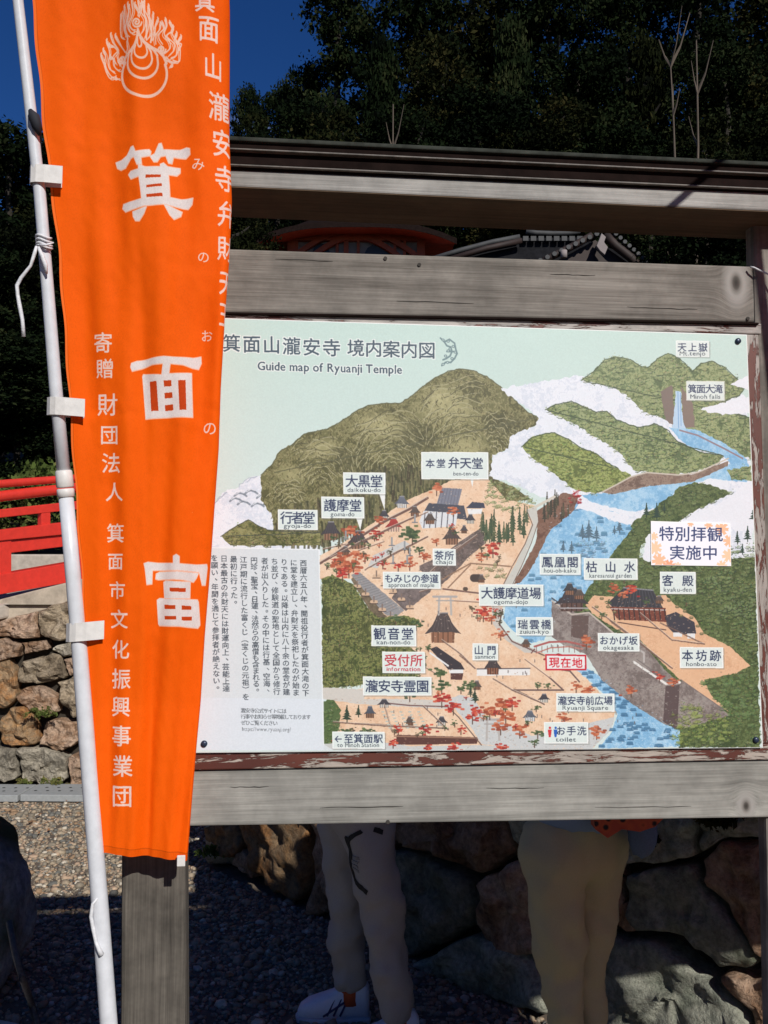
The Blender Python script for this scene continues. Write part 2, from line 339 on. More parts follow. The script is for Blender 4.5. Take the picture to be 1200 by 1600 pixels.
# ================================================================ the printed map
BQ = [(299.5, 496.6), (1166, 524), (1191, 1167.5), (306, 1175.5)]     # TL TR BR BL
def paint_map():
    W, Hh = 1780, 1300; k = 2.0
    Hm = homog(BQ, [(0, 0), (W, 0), (W, Hh), (0, Hh)])
    def fn(x, y):
        d = Hm[2, 0]*x+Hm[2, 1]*y+1
        return ((Hm[0, 0]*x+Hm[0, 1]*y+Hm[0, 2])/d, (Hm[1, 0]*x+Hm[1, 1]*y+Hm[1, 2])/d)
    c = Canvas(W, Hh, fn, (200, 224, 216), k)
    r = random.Random(5)
    n1 = vnoise(Hh, W, 3, 1); n2 = vnoise(Hh, W, 9, 2); n3 = vnoise(Hh, W, 40, 3); n4 = vnoise(Hh, W, 110, 4)
    g = np.linspace(0, 1, Hh, dtype=np.float32)[:, None, None]
    c.a[:] = c.a*(1-np.clip(g*1.9, 0, 1)*.55)+np.array((232, 239, 240))/255.*np.clip(g*1.9, 0, 1)*.55
    def tex(cols, wts=(.25, .35, .4), con=1.0):
        cs = np.array(cols, np.float32)/255.
        def f(y, a, b):
            v = wts[0]*n1[y, a:b]+wts[1]*n2[y, a:b]+wts[2]*n3[y, a:b]
            v = np.clip((v-.5)*2.6*con+.5, 0, .9999)*(len(cs)-1); i = v.astype(int); t = (v-i)[:, None]
            return cs[i]*(1-t)+cs[i+1]*t
        return f
    WHITE = (238, 240, 248)
    cloudt = tex([(222, 228, 240), (240, 242, 250), (236, 240, 248)])
    ink = (62, 66, 60)
    def inside(P, x, y):
        ok = False; j = len(P)-1
        for i in range(len(P)):
            if (P[i][1] > y) != (P[j][1] > y) and x < (P[j][0]-P[i][0])*(y-P[i][1])/(P[j][1]-P[i][1])+P[i][0]: ok = not ok
            j = i
        return ok
    def scatter(P, n, f):
        xs = [p[0] for p in P]; ys = [p[1] for p in P]; L = []
        while len(L) < n:
            x, y = r.uniform(min(xs), max(xs)), r.uniform(min(ys), max(ys))
            if inside(P, x, y): L.append((y, x))
        for y, x in sorted(L): f(x, y)
    def foliage(P, n, dark, light, sz=5, al=.8):
        def f(x, y):
            s = sz*r.uniform(.6, 1.2); j = r.uniform(-14, 14)
            c.blob(x, y, s*r.uniform(.3, .7), s*r.uniform(.2, .34), tuple(v+j for v in light), al*r.uniform(.5, 1))
            c.line([(x-s*.8, y+s*r.uniform(.1, .5)), (x-s*.3, y+s*r.uniform(.3, .6)), (x+s*.5, y+s*r.uniform(.2, .5)), (x+s*r.uniform(.5, 1), y)], r.uniform(.8, 1.5), tuple(v+j*.5 for v in dark), al*.8)
            for _ in range(3): c.blob(x+r.uniform(-s, s), y+r.uniform(-s, s), r.uniform(.5, 1.2), .6, tuple(v+r.uniform(-20, 30) for v in (light if r.random() < .6 else dark)), .8)
        scatter(P, n, f)
    def outline(P, w=1.1, col=ink, al=.8, jit=.8):
        Q = c.rough(P, jit, 4, 3); c.line(Q[:len(Q)], w, col, al)
    # ---- clouds at left
    c.poly([(296, 862), (300, 815), (322, 800), (340, 782), (352, 768), (372, 762), (382, 750), (395, 744), (412, 742), (425, 745), (440, 800), (470, 835), (500, 855), (500, 890), (296, 890)], WHITE, 1.8, cloudt)
    for P in ([(300, 820), (322, 802), (338, 783), (353, 768)], [(372, 760), (384, 749), (400, 744)]): c.line(c.rough(P, 1.5, 4, 2)[:-3], 1, (160, 172, 188), .7)
    for x, y in ((375, 772), (392, 768), (410, 775), (380, 785), (402, 788), (420, 786), (368, 780)):
        c.line([(x-9, y+3), (x-5, y-1), (x, y-2), (x+6, y), (x+10, y+3)], 3, (120, 130, 142), .8); c.line([(x-7, y), (x, y-4), (x+6, y-2)], 1.6, (225, 230, 238), .9)
    # ---- the two big hills
    M1 = [(408, 742), (425, 725), (437, 705), (455, 695), (475, 678), (500, 672), (512, 670), (530, 660), (560, 640), (575, 633), (600, 630), (625, 630), (645, 617), (660, 604), (680, 590), (700, 580), (718, 576), (740, 579), (760, 588), (785, 607), (810, 630), (826, 645), (842, 652), (838, 664), (822, 672), (797, 682), (795, 700), (770, 712), (765, 745), (800, 760), (830, 780), (700, 800), (560, 830), (500, 850), (430, 840), (425, 805), (408, 782)]
    c.poly(M1, 0, 1.2, tex([(88, 86, 52), (118, 114, 72), (146, 140, 98), (108, 106, 66)], con=1.3))
    CC = ((728, 700), (610, 740), (500, 760), (770, 710), (455, 790), (745, 745))
    def arcs(cx, cy, rx, ry, a0, a1, n, col, clip):
        me_ = min(CC, key=lambda q: abs(q[0]-cx)+abs(q[1]-cy))
        for i in range(n):
            f = .18+.82*i/n; P = []; off = r.uniform(0, 6)
            for j in range(26):
                a = R(a0+(a1-a0)*j/25); q = f*(1+.05*math.sin(j*.9+off)); x = cx+rx*q*math.cos(a); y = cy-ry*q*math.sin(a)
                if inside(clip, x, y) and r.random() > .12 and min(CC, key=lambda q: (q[0]-x)**2+(q[1]-y)**2*.5) == me_: P.append((x+r.uniform(-.8, .8), y+r.uniform(-.8, .8)))
                else:
                    if len(P) > 1: c.line(P, 1.3, col, .66)
                    P = []
            if len(P) > 1: c.line(P, 1.3, col, .66)
    light = (186, 180, 142); dk = (76, 74, 52)
    for (x, y, rx, ry, a_) in ((700, 640, 60, 26, .22), (690, 620, 34, 22, .25), (600, 670, 55, 20, .22), (585, 655, 34, 16, .2), (500, 700, 40, 18, .2), (728, 700, 40, 26, .22), (455, 740, 28, 16, .2)):
        for q_ in range(8): f_ = 1-q_/9; c.blob(x, y, rx*f_, ry*f_, (200, 192, 142), a_*.42)
    for (x, y, rx, ry, a_) in ((790, 665, 38, 22, .25), (650, 690, 40, 30, .25), (545, 720, 34, 24, .22), (640, 745, 70, 20, .3), (560, 790, 40, 14, .3), (740, 745, 24, 14, .25)):
        for q_ in range(8): f_ = 1-q_/9; c.blob(x, y, rx*f_, ry*f_, (58, 58, 38), a_*.26)
    for cx, cy, rx, ry, a0, a1, n in ((728, 700, 112, 118, 8, 175, 12), (610, 740, 95, 105, 12, 170, 12), (500, 760, 80, 85, 15, 165, 9), (770, 710, 55, 75, 10, 120, 8), (455, 790, 45, 45, 20, 160, 6), (745, 745, 40, 60, 20, 160, 6)):
        arcs(cx+2, cy+3, rx, ry, a0, a1, n, dk, M1); arcs(cx, cy, rx, ry, a0, a1, n, light, M1)
    scatter(M1, 2300, lambda x, y: c.line([(x, y), (x+r.uniform(-3, 3), y+r.uniform(1, 4))], r.uniform(1, 1.8), r.choice([(66, 62, 38), (96, 90, 58), (170, 160, 116), (80, 78, 48), (140, 136, 92)]), .62))
    c.line(c.rough(M1[:23], .7, 4, 3)[:-4], 1.4, (92, 92, 66), .9)
    FR = [(430, 815), (470, 780), (540, 775), (560, 730), (640, 725), (700, 735), (765, 715), (775, 760), (760, 785), (700, 790), (640, 775), (570, 835), (500, 852), (440, 845)]
    def trunk(x, y):
        h = r.uniform(9, 17); k2 = r.choice([(58, 60, 40), (74, 76, 50), (92, 88, 60), (66, 58, 42), (120, 114, 80)])
        c.line([(x, y), (x+r.uniform(-1, 1), y+h)], r.uniform(2, 4), k2, .8); c.line([(x-1.6, y+2), (x-1.6, y+h*.7)], 1, (150, 142, 104), .5)
    scatter(FR, 620, trunk)
    SM = [(345, 838), (362, 826), (375, 818), (388, 812), (402, 820), (418, 828), (445, 830), (500, 832), (500, 852), (415, 853), (360, 852)]
    c.poly(SM, 0, .8, tex([(78, 82, 44), (120, 118, 72), (150, 146, 96)])); foliage(SM, 70, (60, 62, 38), (140, 136, 88), 5); outline(SM[:8])
    # ---- sea of cloud to the right of the hills
    CL = [(782, 608), (800, 603), (840, 598), (870, 592), (905, 587), (925, 592), (960, 590), (1010, 600), (1166, 618), (1180, 900), (1000, 830), (880, 785), (850, 778), (800, 755), (765, 745), (770, 712), (795, 700), (797, 682), (838, 664), (842, 652)]
    c.poly(CL, WHITE, 2.2, cloudt)
    gt = [(92, 108, 72), (128, 142, 96), (164, 172, 124), (110, 124, 80)]
    A1 = [(908, 594), (925, 582), (945, 562), (962, 557), (985, 562), (1002, 572), (1012, 574), (1030, 558), (1044, 552), (1062, 560), (1082, 580), (1094, 568), (1112, 564), (1132, 574), (1152, 592), (1162, 608), (1155, 618), (1135, 624), (1128, 640), (1172, 652), (1180, 720), (1140, 704), (1100, 684), (1062, 668), (1040, 655), (1020, 648), (1000, 640), (985, 622), (960, 606), (935, 600)]
    c.poly(A1, 0, 1.6, tex(gt)); foliage(A1, 330, (70, 84, 58), (158, 166, 116), 6); outline(A1[:20], 1.4, (66, 80, 58))
    c.poly([(1090, 640), (1170, 620), (1173, 645), (1130, 648)], WHITE, 1.5); c.poly([(1140, 600), (1168, 588), (1170, 610)], WHITE, 1.2)
    c.poly([(1032, 612), (1050, 602), (1056, 668), (1040, 656)], (128, 112, 104), 1); c.poly([(1064, 604), (1082, 628), (1086, 668), (1068, 668)], (134, 116, 106), 1)
    BL = [(128, 182, 222), (150, 198, 232), (176, 214, 240)]; RV = tex(BL)
    c.poly([(1056, 610), (1064, 611), (1066, 650), (1072, 672), (1050, 674), (1053, 645)], (190, 216, 240), .8)
    c.line([(1059, 612), (1060, 668)], 1.2, (120, 164, 212)); c.line([(1063, 614), (1064, 665)], 1, (120, 164, 212))
    c.poly([(1044, 668), (1090, 672), (1130, 692), (1155, 708), (1168, 718), (1175, 755), (1110, 748), (1060, 762), (1040, 792), (985, 800), (925, 785), (905, 773), (960, 770), (1010, 760), (1080, 752), (1140, 725), (1130, 712), (1080, 700), (1058, 682)], 0, 1.2, RV)
    A2 = [(852, 640), (868, 632), (892, 627), (915, 636), (930, 644), (948, 642), (962, 655), (985, 664), (1000, 668), (1022, 662), (1042, 670), (1056, 688), (1092, 706), (1130, 712), (1122, 724), (1085, 738), (1040, 742), (1000, 736), (990, 735), (975, 715), (960, 700), (942, 690), (925, 680), (905, 665), (880, 655)]
    c.poly(A2, 0, 1.5, tex(gt)); foliage(A2, 240, (66, 80, 54), (156, 166, 110), 6); outline(A2[:14], 1.6, (62, 76, 56))
    A3 = [(815, 698), (830, 684), (848, 678), (866, 676), (884, 684), (905, 698), (930, 708), (948, 722), (965, 732), (985, 742), (982, 756), (950, 768), (920, 770), (895, 764), (872, 745), (852, 728), (832, 716)]
    gt3 = [(96, 108, 56), (132, 144, 78), (166, 176, 106), (110, 120, 66)]
    c.poly(A3, 0, 1.5, tex(gt3)); foliage(A3, 170, (72, 84, 44), (160, 170, 98), 6); outline(A3[:9], 1.6, (62, 76, 50))
    c.poly([(985, 745), (1020, 738), (1080, 742), (1138, 720), (1138, 728), (1085, 752), (1010, 760), (960, 772), (940, 770), (962, 758)], (146, 124, 108), .8, tex([(110, 88, 78), (156, 134, 118), (128, 104, 92)]))
    c.line([(942, 768), (965, 756), (985, 745), (1010, 738), (1060, 742), (1090, 738), (1138, 716)], 2.2, (206, 196, 182))
    c.line([(1062, 672), (1090, 680), (1130, 700), (1160, 716)], 2.6, (150, 128, 136))
    c.poly([(1135, 735), (1172, 728), (1176, 752), (1142, 748)], 0, 1.5, tex(gt)); foliage([(1135, 735), (1172, 728), (1176, 752), (1142, 748)], 18, (66, 80, 54), (130, 146, 96), 5)
    # hill on the near right bank
    DG = [(58, 74, 44), (80, 96, 56), (102, 116, 72), (70, 84, 48)]
    A4 = [(1052, 772), (1062, 760), (1085, 754), (1105, 756), (1130, 765), (1143, 770), (1130, 778), (1105, 788), (1072, 806), (1060, 815), (1040, 822), (1020, 840), (1000, 855), (1000, 872), (1180, 872), (1188, 1168), (1060, 1168), (1062, 1120), (1040, 1090), (980, 1030), (920, 1000), (865, 940), (895, 900), (930, 880), (960, 850), (990, 815), (1020, 795)]
    c.poly(A4, 0, 1.6, tex(DG)); foliage(A4, 900, (50, 62, 40), (122, 136, 86), 6.5, .7)
    c.poly([(1072, 810), (1100, 795), (1128, 785), (1146, 770), (1180, 745), (1184, 822), (1150, 832), (1140, 820), (1072, 818)], WHITE, 2)
    c.poly([(1010, 838), (1022, 832), (1020, 880), (1005, 874)], WHITE, 1.5)
    def pine(x, y, h, col=(44, 66, 56), w=.36):
        c.line([(x, y), (x, y-h)], 1.4, tuple(v*.7 for v in col))
        for i in range(5):
            f = i/5; c.poly([(x-h*w*(1-f)/1.2, y-h*(.15+.75*f)), (x, y-h*(.35+.8*f)), (x+h*w*(1-f)/1.2, y-h*(.15+.75*f))], col, .5)
    for x, y, h in ((1010, 808, 22), (1026, 812, 26), (1152, 850, 20), (1168, 846, 24), (1178, 815, 26), (1160, 866, 16), (1038, 800, 14)): pine(x, y, h)
    # ---- river by the path
    RVp = [(880, 790), (900, 782), (960, 800), (985, 810), (985, 830), (960, 860), (940, 890), (905, 940), (870, 970), (850, 1000), (830, 1005), (800, 985), (785, 968), (790, 945), (815, 900), (845, 850), (858, 820)]
    c.poly(RVp, 0, 1, RV)
    scatter(RVp, 62, lambda x, y: (c.blob(x, y, 5, 2, (88, 136, 168), .8), c.line([(x-5, y+2), (x+5, y+2)], 1.2, (70, 112, 150), .8)))
    for x, y, h in ((920, 845, 32), (910, 842, 22), (932, 845, 22), (880, 862, 16), (893, 864, 18), (968, 832, 20), (960, 834, 12)): pine(x, y, h, (84, 110, 128), .42)
    foliage([(905, 842), (940, 842), (950, 862), (930, 872), (900, 866)], 22, (84, 112, 134), (140, 172, 196), 5)
    c.poly([(905, 785), (925, 788), (960, 800), (992, 812), (985, 820), (960, 815), (925, 800), (900, 795)], WHITE, 1.4)
    c.poly([(840, 798), (862, 782), (880, 770), (905, 775), (895, 800), (860, 828), (845, 858), (835, 880), (812, 912), (802, 912), (820, 880), (838, 845)], 0, 1, tex([(104, 72, 60), (138, 104, 88), (120, 86, 70)]))
    for i in range(16): pine(845+r.uniform(0, 46), 800+r.uniform(-14, 16), r.uniform(16, 26), r.choice([(64, 60, 50), (80, 78, 60)]), .2)
    foliage([(890, 765), (906, 765), (908, 785), (888, 785)], 12, (130, 20, 24), (190, 50, 50), 4)
    # ---- temple ground
    PE = tex([(232, 190, 156), (240, 204, 172), (244, 214, 186)], con=.7)
    G = [(500, 868), (530, 852), (590, 812), (640, 780), (690, 758), (705, 750), (760, 745), (790, 780), (835, 790), (838, 820), (822, 860), (800, 905), (785, 950), (780, 975), (800, 1000), (850, 1022), (880, 1028), (905, 1048), (945, 1090), (962, 1110), (955, 1140), (925, 1170), (515, 1171), (515, 1090), (620, 1060), (620, 1010), (590, 950), (555, 905), (500, 905)]
    c.poly(G, 0, .8, PE)
    foliage([(755, 745), (800, 758), (832, 778), (838, 790), (800, 800), (760, 790)], 60, (84, 96, 56), (160, 166, 118), 6)
    c.poly([(822, 797), (838, 790), (841, 815), (828, 850), (812, 890), (798, 915), (786, 915), (806, 880), (822, 845), (832, 815)], (206, 204, 196)); 
    c.line([(836, 792), (866, 776)], 4, (214, 206, 192)); c.line([(824, 800), (832, 820), (820, 850), (800, 885), (787, 912)], 1.4, (120, 96, 84)); c.line([(842, 812), (830, 848), (814, 886), (801, 912)], 1.2, (120, 96, 84))
    c.poly([(768, 945), (785, 950), (780, 975), (800, 1000), (850, 1020), (820, 1020), (790, 1000), (770, 975)], (206, 200, 192)); c.line([(785, 952), (780, 975), (800, 1002), (850, 1024)], 2, (112, 84, 80))
    def wall(P, col=(104, 84, 78)): c.poly(P, col, .5, tex([tuple(v*.85 for v in col), col, tuple(min(255, v*1.15) for v in col)]))
    # long embankment walls
    wall([(757, 822), (757, 850), (735, 868), (700, 905), (688, 915), (655, 890), (655, 884), (690, 868), (720, 845)], (110, 96, 92))
    wall([(628, 905), (690, 895), (672, 925), (634, 955), (612, 935)], (112, 100, 98))
    wall([(548, 905), (558, 896), (575, 905), (560, 900), (600, 960), (612, 965), (585, 968), (575, 950)], (120, 104, 84))
    c.poly([(548, 898), (562, 894), (632, 954), (612, 968), (600, 958)], (150, 148, 150), .6)
    for i in range(18): f = i/17; c.line([(552+f*50, 900+f*58), (566+f*56, 897+f*52)], .8, (110, 108, 112), .7)
    for i in range(5):
        for dx, dy in ((-2, 12), (28, -4)):
            x = 560+i*13+dx; y = 904+i*12+dy; c.blob(x, y, 6, 2.5, (214, 180, 150)); c.line([(x, y), (x, y-8)], 2, (130, 110, 100)); c.line([(x-6, y+3), (x+6, y+3)], 1.2, (70, 56, 54))
    c.line([(500, 880), (520, 868), (548, 848), (600, 815), (640, 795), (668, 778)], 3.5, (112, 84, 76)); c.line([(500, 877), (520, 865), (548, 845), (600, 812), (640, 792), (668, 775)], 1.2, (214, 196, 180))
    c.line([(690, 905), (735, 880), (800, 885)], 2.2, (150, 118, 96)); c.line([(692, 920), (760, 928), (775, 930)], 2.5, (120, 92, 84)); c.line([(735, 882), (700, 918)], 2, (150, 118, 96))
    c.poly([(575, 885), (583, 868), (632, 845), (640, 850), (600, 872), (590, 888)], (206, 206, 204))
    foliage([(735, 880), (780, 880), (790, 905), (765, 908), (755, 890)], 16, (100, 90, 60), (150, 150, 110), 5)
    c.blob(745, 903, 11, 6, (74, 62, 58)); c.blob(727, 920, 4, 3, (90, 76, 66))
    for i in range(34):
        x = 752+r.uniform(0, 74); y = 838-(x-752)*.08+r.uniform(-14, 18); pine(x, y, r.uniform(22, 34), r.choice([(64, 82, 60), (78, 92, 66), (92, 98, 70)]), .2)
    # lower forest beside the text panel
    LF = [(503, 905), (520, 898), (535, 905), (552, 912), (562, 930), (575, 950), (590, 965), (630, 962), (655, 968), (645, 985), (640, 1010), (668, 1040), (640, 1075), (570, 1070), (504, 1076)]
    c.poly(LF, 0, 1.5, tex([(66, 76, 42), (104, 112, 62), (140, 142, 84), (80, 86, 48)], con=1.3)); foliage(LF, 260, (54, 62, 36), (132, 136, 80), 5.5)
    scatter(LF, 500, lambda x, y: c.line([(x, y), (x+r.uniform(-1, 1), y+4)], 1.4, r.choice([(52, 54, 34), (146, 138, 92), (88, 90, 52)]), .6))
    c.poly([(504, 1074), (575, 1078), (568, 1092), (640, 1092), (720, 1096), (700, 1108), (560, 1100), (504, 1092)], (214, 208, 200), .6)
    c.poly([(504, 1096), (520, 1092), (532, 1110), (530, 1140), (520, 1160), (504, 1162)], (84, 104, 62), 1.5); foliage([(504, 1096), (520, 1092), (532, 1110), (530, 1140), (520, 1160), (504, 1162)], 30, (56, 74, 44), (110, 130, 80), 5)
    # lower walls and streets
    c.poly([(620, 1148), (748, 1152), (745, 1162), (618, 1164)], (92, 58, 52)); c.line([(616, 1150), (748, 1153)], 2, (160, 120, 100)); c.line([(600, 1098), (640, 1102), (700, 1104)], 2, (120, 92, 90))
    c.poly([(504, 1162), (600, 1160), (640, 1166), (752, 1164), (800, 1168), (900, 1171), (508, 1172)], (204, 206, 204)); c.line([(752, 1164), (716, 1120), (700, 1105)], 1.6, (110, 90, 84))
    c.poly([(700, 1092), (720, 1086), (740, 1092), (758, 1118), (790, 1130), (830, 1150), (960, 1120), (955, 1140), (925, 1170), (800, 1170), (752, 1162), (735, 1135), (715, 1112)], (206, 208, 208), .8)
    c.poly([(745, 1045), (828, 1044), (828, 1055), (745, 1056)], (240, 238, 236)); c.line([(745, 1045), (828, 1044)], 1.6, (90, 80, 84)); c.line([(800, 1078), (880, 1078), (858, 1058)], 2.4, (110, 88, 84)); c.line([(905, 1065), (890, 1048), (868, 1045)], 2.4, (110, 88, 84))
    # river below the bridge + great retaining wall + upper terrace
    R2 = [(878, 1035), (910, 1040), (940, 1058), (985, 1092), (1030, 1118), (1062, 1135), (1062, 1166), (935, 1170), (955, 1145), (965, 1115), (945, 1085), (905, 1050)]
    c.poly(R2, 0, 1, RV); scatter(R2, 60, lambda x, y: (c.blob(x, y, 5, 2.2, (74, 122, 160), .85), c.line([(x-5, y+2), (x+5, y+2)], 1.2, (52, 92, 130), .8)))
    c.poly([(862, 938), (905, 960), (920, 958), (960, 990), (1000, 1000), (1040, 1048), (1060, 1065), (1085, 1065), (1140, 1118), (1062, 1140), (1035, 1130), (985, 1098), (940, 1062), (915, 1022), (880, 1008), (862, 995)], 0, .6, tex([(118, 106, 102), (142, 130, 126), (156, 146, 140)]))
    c.poly([(893, 962), (920, 962), (918, 1000), (892, 995)], (100, 82, 78)); c.poly([(1040, 1072), (1062, 1070), (1058, 1140), (1036, 1128)], (92, 76, 76))
    c.poly([(915, 945), (928, 930), (1000, 935), (1040, 930), (1055, 945), (1085, 965), (1100, 990), (1140, 1010), (1172, 1040), (1150, 1052), (1100, 1062), (1110, 1085), (1138, 1112), (1062, 1062), (1000, 1000), (965, 985), (925, 958)], 0, .8, tex([(222, 172, 134), (234, 188, 150), (228, 180, 142)], con=.6))
    foliage([(1095, 1062), (1130, 1052), (1180, 1048), (1186, 1160), (1150, 1130), (1110, 1085)], 110, (58, 76, 46), (104, 128, 78), 7)
    foliage([(1045, 1110), (1080, 1100), (1140, 1120), (1140, 1160), (1050, 1165)], 90, (70, 84, 42), (142, 156, 84), 7)
    c.line([(862, 938), (893, 960), (920, 957), (962, 992)], 2.6, (196, 184, 174)); c.line([(990, 1034), (1040, 1068), (1062, 1066)], 3.6, (236, 234, 230)); c.line([(862, 934), (893, 956)], 1.6, (66, 56, 56)); c.line([(985, 1006), (1006, 1020), (1006, 1034)], 3, (190, 184, 180))
    c.line([(995, 1030), (1042, 1064), (1064, 1062), (1130, 1108)], 1.4, (120, 110, 110))
    c.line([(835, 1010), (858, 1003), (885, 1002), (912, 1008)], 3, (176, 96, 92)); c.line([(838, 1020), (860, 1012), (890, 1010), (910, 1014)], 2, (196, 132, 120)); c.line([(835, 1014), (830, 1020)], 2, (120, 80, 76)); c.line([(850, 1030), (872, 1022), (900, 1030)], 3, (150, 60, 60))
    for k2 in range(9): c.line([(838+k2*8.5, 1008-abs(4-k2)*-.6), (838+k2*8.5, 1018-abs(4-k2)*-.4)], 1, (140, 90, 86))
    # buildings: dark hipped roofs over pale walls
    def hall(x, y, w, h, roof=(66, 62, 66), body=(150, 110, 88), slope=.25):
        c.poly([(x-w*.36, y), (x+w*.36, y), (x+w*.34, y+h*.42), (x-w*.34, y+h*.42)], body)
        for i in range(5): c.line([(x-w*.3+i*w*.15, y), (x-w*.3+i*w*.15, y+h*.4)], 1.2, tuple(v*.5 for v in body))
        c.poly([(x-w*.55, y+h*.12), (x-w*.3, y-h*.2), (x-w*.14, y-h*.6), (x+w*.14, y-h*.6), (x+w*.3, y-h*.2), (x+w*.55, y+h*.12), (x+w*.3, y+h*.06), (x-w*.3, y+h*.06)], roof, .4)
        c.line([(x-w*.14, y-h*.6), (x+w*.14, y-h*.6)], 1.6, (150, 148, 152)); 
        for i in range(6): c.line([(x-w*.12+i*w*.048, y-h*.55), (x-w*.3+i*w*.12, y)], .8, tuple(v*1.5 for v in roof), .6)
    c.poly([(680, 795), (690, 762), (722, 764), (715, 792)], (126, 128, 142)); 
    for i in range(7): c.line([(690+i*4.6, 763), (682+i*5, 794)], .8, (90, 92, 108), .7)
    c.poly([(662, 800), (670, 786), (725, 790), (730, 812), (690, 808)], (74, 76, 88)); c.poly([(655, 815), (662, 798), (715, 802), (712, 822), (660, 826)], (226, 228, 232)); 
    for i in range(6): c.line([(664+i*9, 800), (662+i*9, 824)], 1.4, (84, 82, 92))
    c.poly([(728, 794), (738, 784), (756, 786), (758, 794)], (62, 66, 84)); c.poly([(730, 795), (754, 795), (752, 803), (732, 803)], (240, 240, 240))
    hall(517, 832, 30, 28); hall(560, 846, 32, 28, (70, 62, 64)); hall(615, 822, 26, 20, (150, 52, 48), (226, 190, 170)); hall(628, 786, 22, 18, (90, 94, 106), (228, 226, 224)); hall(706, 840, 28, 26, (76, 66, 64)); hall(725, 828, 12, 12)
    hall(692, 985, 52, 46, (78, 68, 68), (150, 104, 80)); hall(770, 1042, 26, 28, (66, 58, 60), (140, 92, 72))
    c.poly([(672, 1014), (682, 1010), (720, 1036), (726, 1046), (700, 1046), (690, 1034)], (60, 54, 60)); c.poly([(702, 1046), (724, 1046), (724, 1052), (702, 1052)], (238, 238, 238)); c.line([(672, 1020), (700, 1040)], 2.6, (236, 236, 236)); c.poly([(704, 1052), (724, 1052), (722, 1062), (704, 1062)], (90, 60, 56))
    hall(893, 940, 50, 36, (62, 56, 60), (96, 72, 66)); hall(890, 922, 20, 18, (56, 56, 60)); c.line([(872, 950), (918, 950)], 2, (170, 164, 166))
    c.poly([(950, 942), (975, 918), (1020, 922), (1036, 950), (1000, 950), (960, 952)], (56, 56, 62)); c.line([(974, 918), (1020, 922)], 2, (140, 140, 146))
    for i in range(12): c.line([(975+i*4, 920), (962+i*6.4, 950)], .8, (96, 96, 106), .7)
    c.poly([(952, 948), (1040, 950), (1042, 972), (965, 968)], (120, 64, 52)); c.line([(955, 951), (1040, 953)], 1.6, (210, 200, 196))
    for i in range(11): c.line([(958+i*8, 952), (960+i*8, 968)], 2, (60, 46, 46))
    c.poly([(1040, 962), (1056, 956), (1085, 972), (1088, 990), (1055, 992), (1042, 978)], (62, 60, 70)); c.poly([(1052, 988), (1066, 988), (1066, 995), (1052, 995)], (236, 236, 236)); c.poly([(1074, 990), (1086, 990), (1086, 998), (1074, 998)], (236, 236, 236)); c.line([(965, 972), (1040, 984)], 1.6, (90, 66, 60))
    hall(578, 1114, 18, 18, (70, 74, 84)); hall(828, 1120, 22, 16, (84, 88, 98), (230, 232, 234))
    def speck(P, n, cs, w_=1.1):
        def f(x, y): c.line([(x, y), (x+r.uniform(-2.5, 2.5), y+r.uniform(-1, 1))], r.uniform(.7, w_), r.choice(cs), r.uniform(.3, .75))
        scatter(P, n, f)
    speck(G, 1500, [(206, 164, 132), (252, 226, 200), (186, 142, 116), (150, 112, 92), (244, 214, 190)])
    UT = [(915, 945), (928, 930), (1000, 935), (1040, 930), (1055, 945), (1085, 965), (1100, 990), (1140, 1010), (1172, 1040), (1150, 1052), (1100, 1062), (1062, 1062), (1000, 1000), (965, 985), (925, 958)]
    speck(UT, 420, [(206, 160, 128), (246, 208, 176), (196, 146, 116)])
    EW = [(862, 940), (893, 965), (920, 960), (960, 992), (1040, 1074), (1062, 1068), (1130, 1116), (1062, 1138), (985, 1096), (915, 1022), (880, 1006)]
    speck(EW, 700, [(100, 90, 88), (176, 168, 162), (124, 112, 106), (90, 80, 78)], 1.4)
    speck([(757, 822), (757, 850), (700, 905), (688, 915), (655, 890), (720, 845)], 260, [(86, 74, 72), (150, 138, 130), (70, 60, 60)], 1.3)
    speck(RVp, 240, [(206, 228, 244), (120, 168, 200), (232, 242, 250)]); speck(R2, 240, [(206, 228, 244), (110, 160, 196), (232, 242, 250)])
    speck([(504, 1162), (752, 1164), (735, 1135), (790, 1130), (830, 1150), (960, 1120), (925, 1170)], 200, [(180, 182, 184), (230, 232, 230), (150, 150, 150)])
    foliage([(1000, 880), (1050, 900), (1100, 930), (1150, 1000), (1184, 1045), (1184, 840), (1060, 880)], 220, (46, 60, 40), (120, 138, 92), 6)
    for x, y in ((940, 935), (950, 948), (960, 956), (932, 948), (1045, 938), (1058, 948), (1070, 955), (1080, 965), (1090, 978), (1096, 990), (945, 962), (958, 972), (1064, 962)): c.blob(x, y, 3.4, 2.2, (96, 92, 66), .8); c.blob(x, y-1, 2, 1.2, (176, 150, 110), .8)
    for x0, y0, x1, y1 in ((700, 938, 770, 942), (770, 942, 772, 960), (660, 1040, 680, 1052), (655, 925, 690, 915), (820, 1030, 860, 1060), (560, 860, 600, 846), (505, 858, 540, 850), (640, 812, 668, 800), (690, 868, 720, 852)): c.line([(x0, y0), (x1, y1)], 1.6, (128, 96, 84), .8); c.line([(x0, y0-1.4), (x1, y1-1.4)], .8, (240, 222, 206), .8)
    for x, y, w, h, k3 in ((648, 800, 18, 15, 0), (600, 806, 16, 14, 1), (540, 862, 16, 14, 0), (672, 812, 20, 16, 0), (735, 812, 16, 14, 1), (752, 905, 14, 12, 0), (640, 1128, 16, 14, 0), (600, 1100, 20, 13, 1), (745, 1072, 16, 14, 0), (822, 1006, 16, 12, 0), (905, 930, 20, 15, 0), (1030, 938, 16, 12, 0), (850, 1092, 18, 13, 1), (690, 1128, 18, 14, 1)): hall(x, y, w, h, (60, 58, 64) if k3 else (78, 68, 64), (232, 226, 216) if k3 else (150, 108, 86))
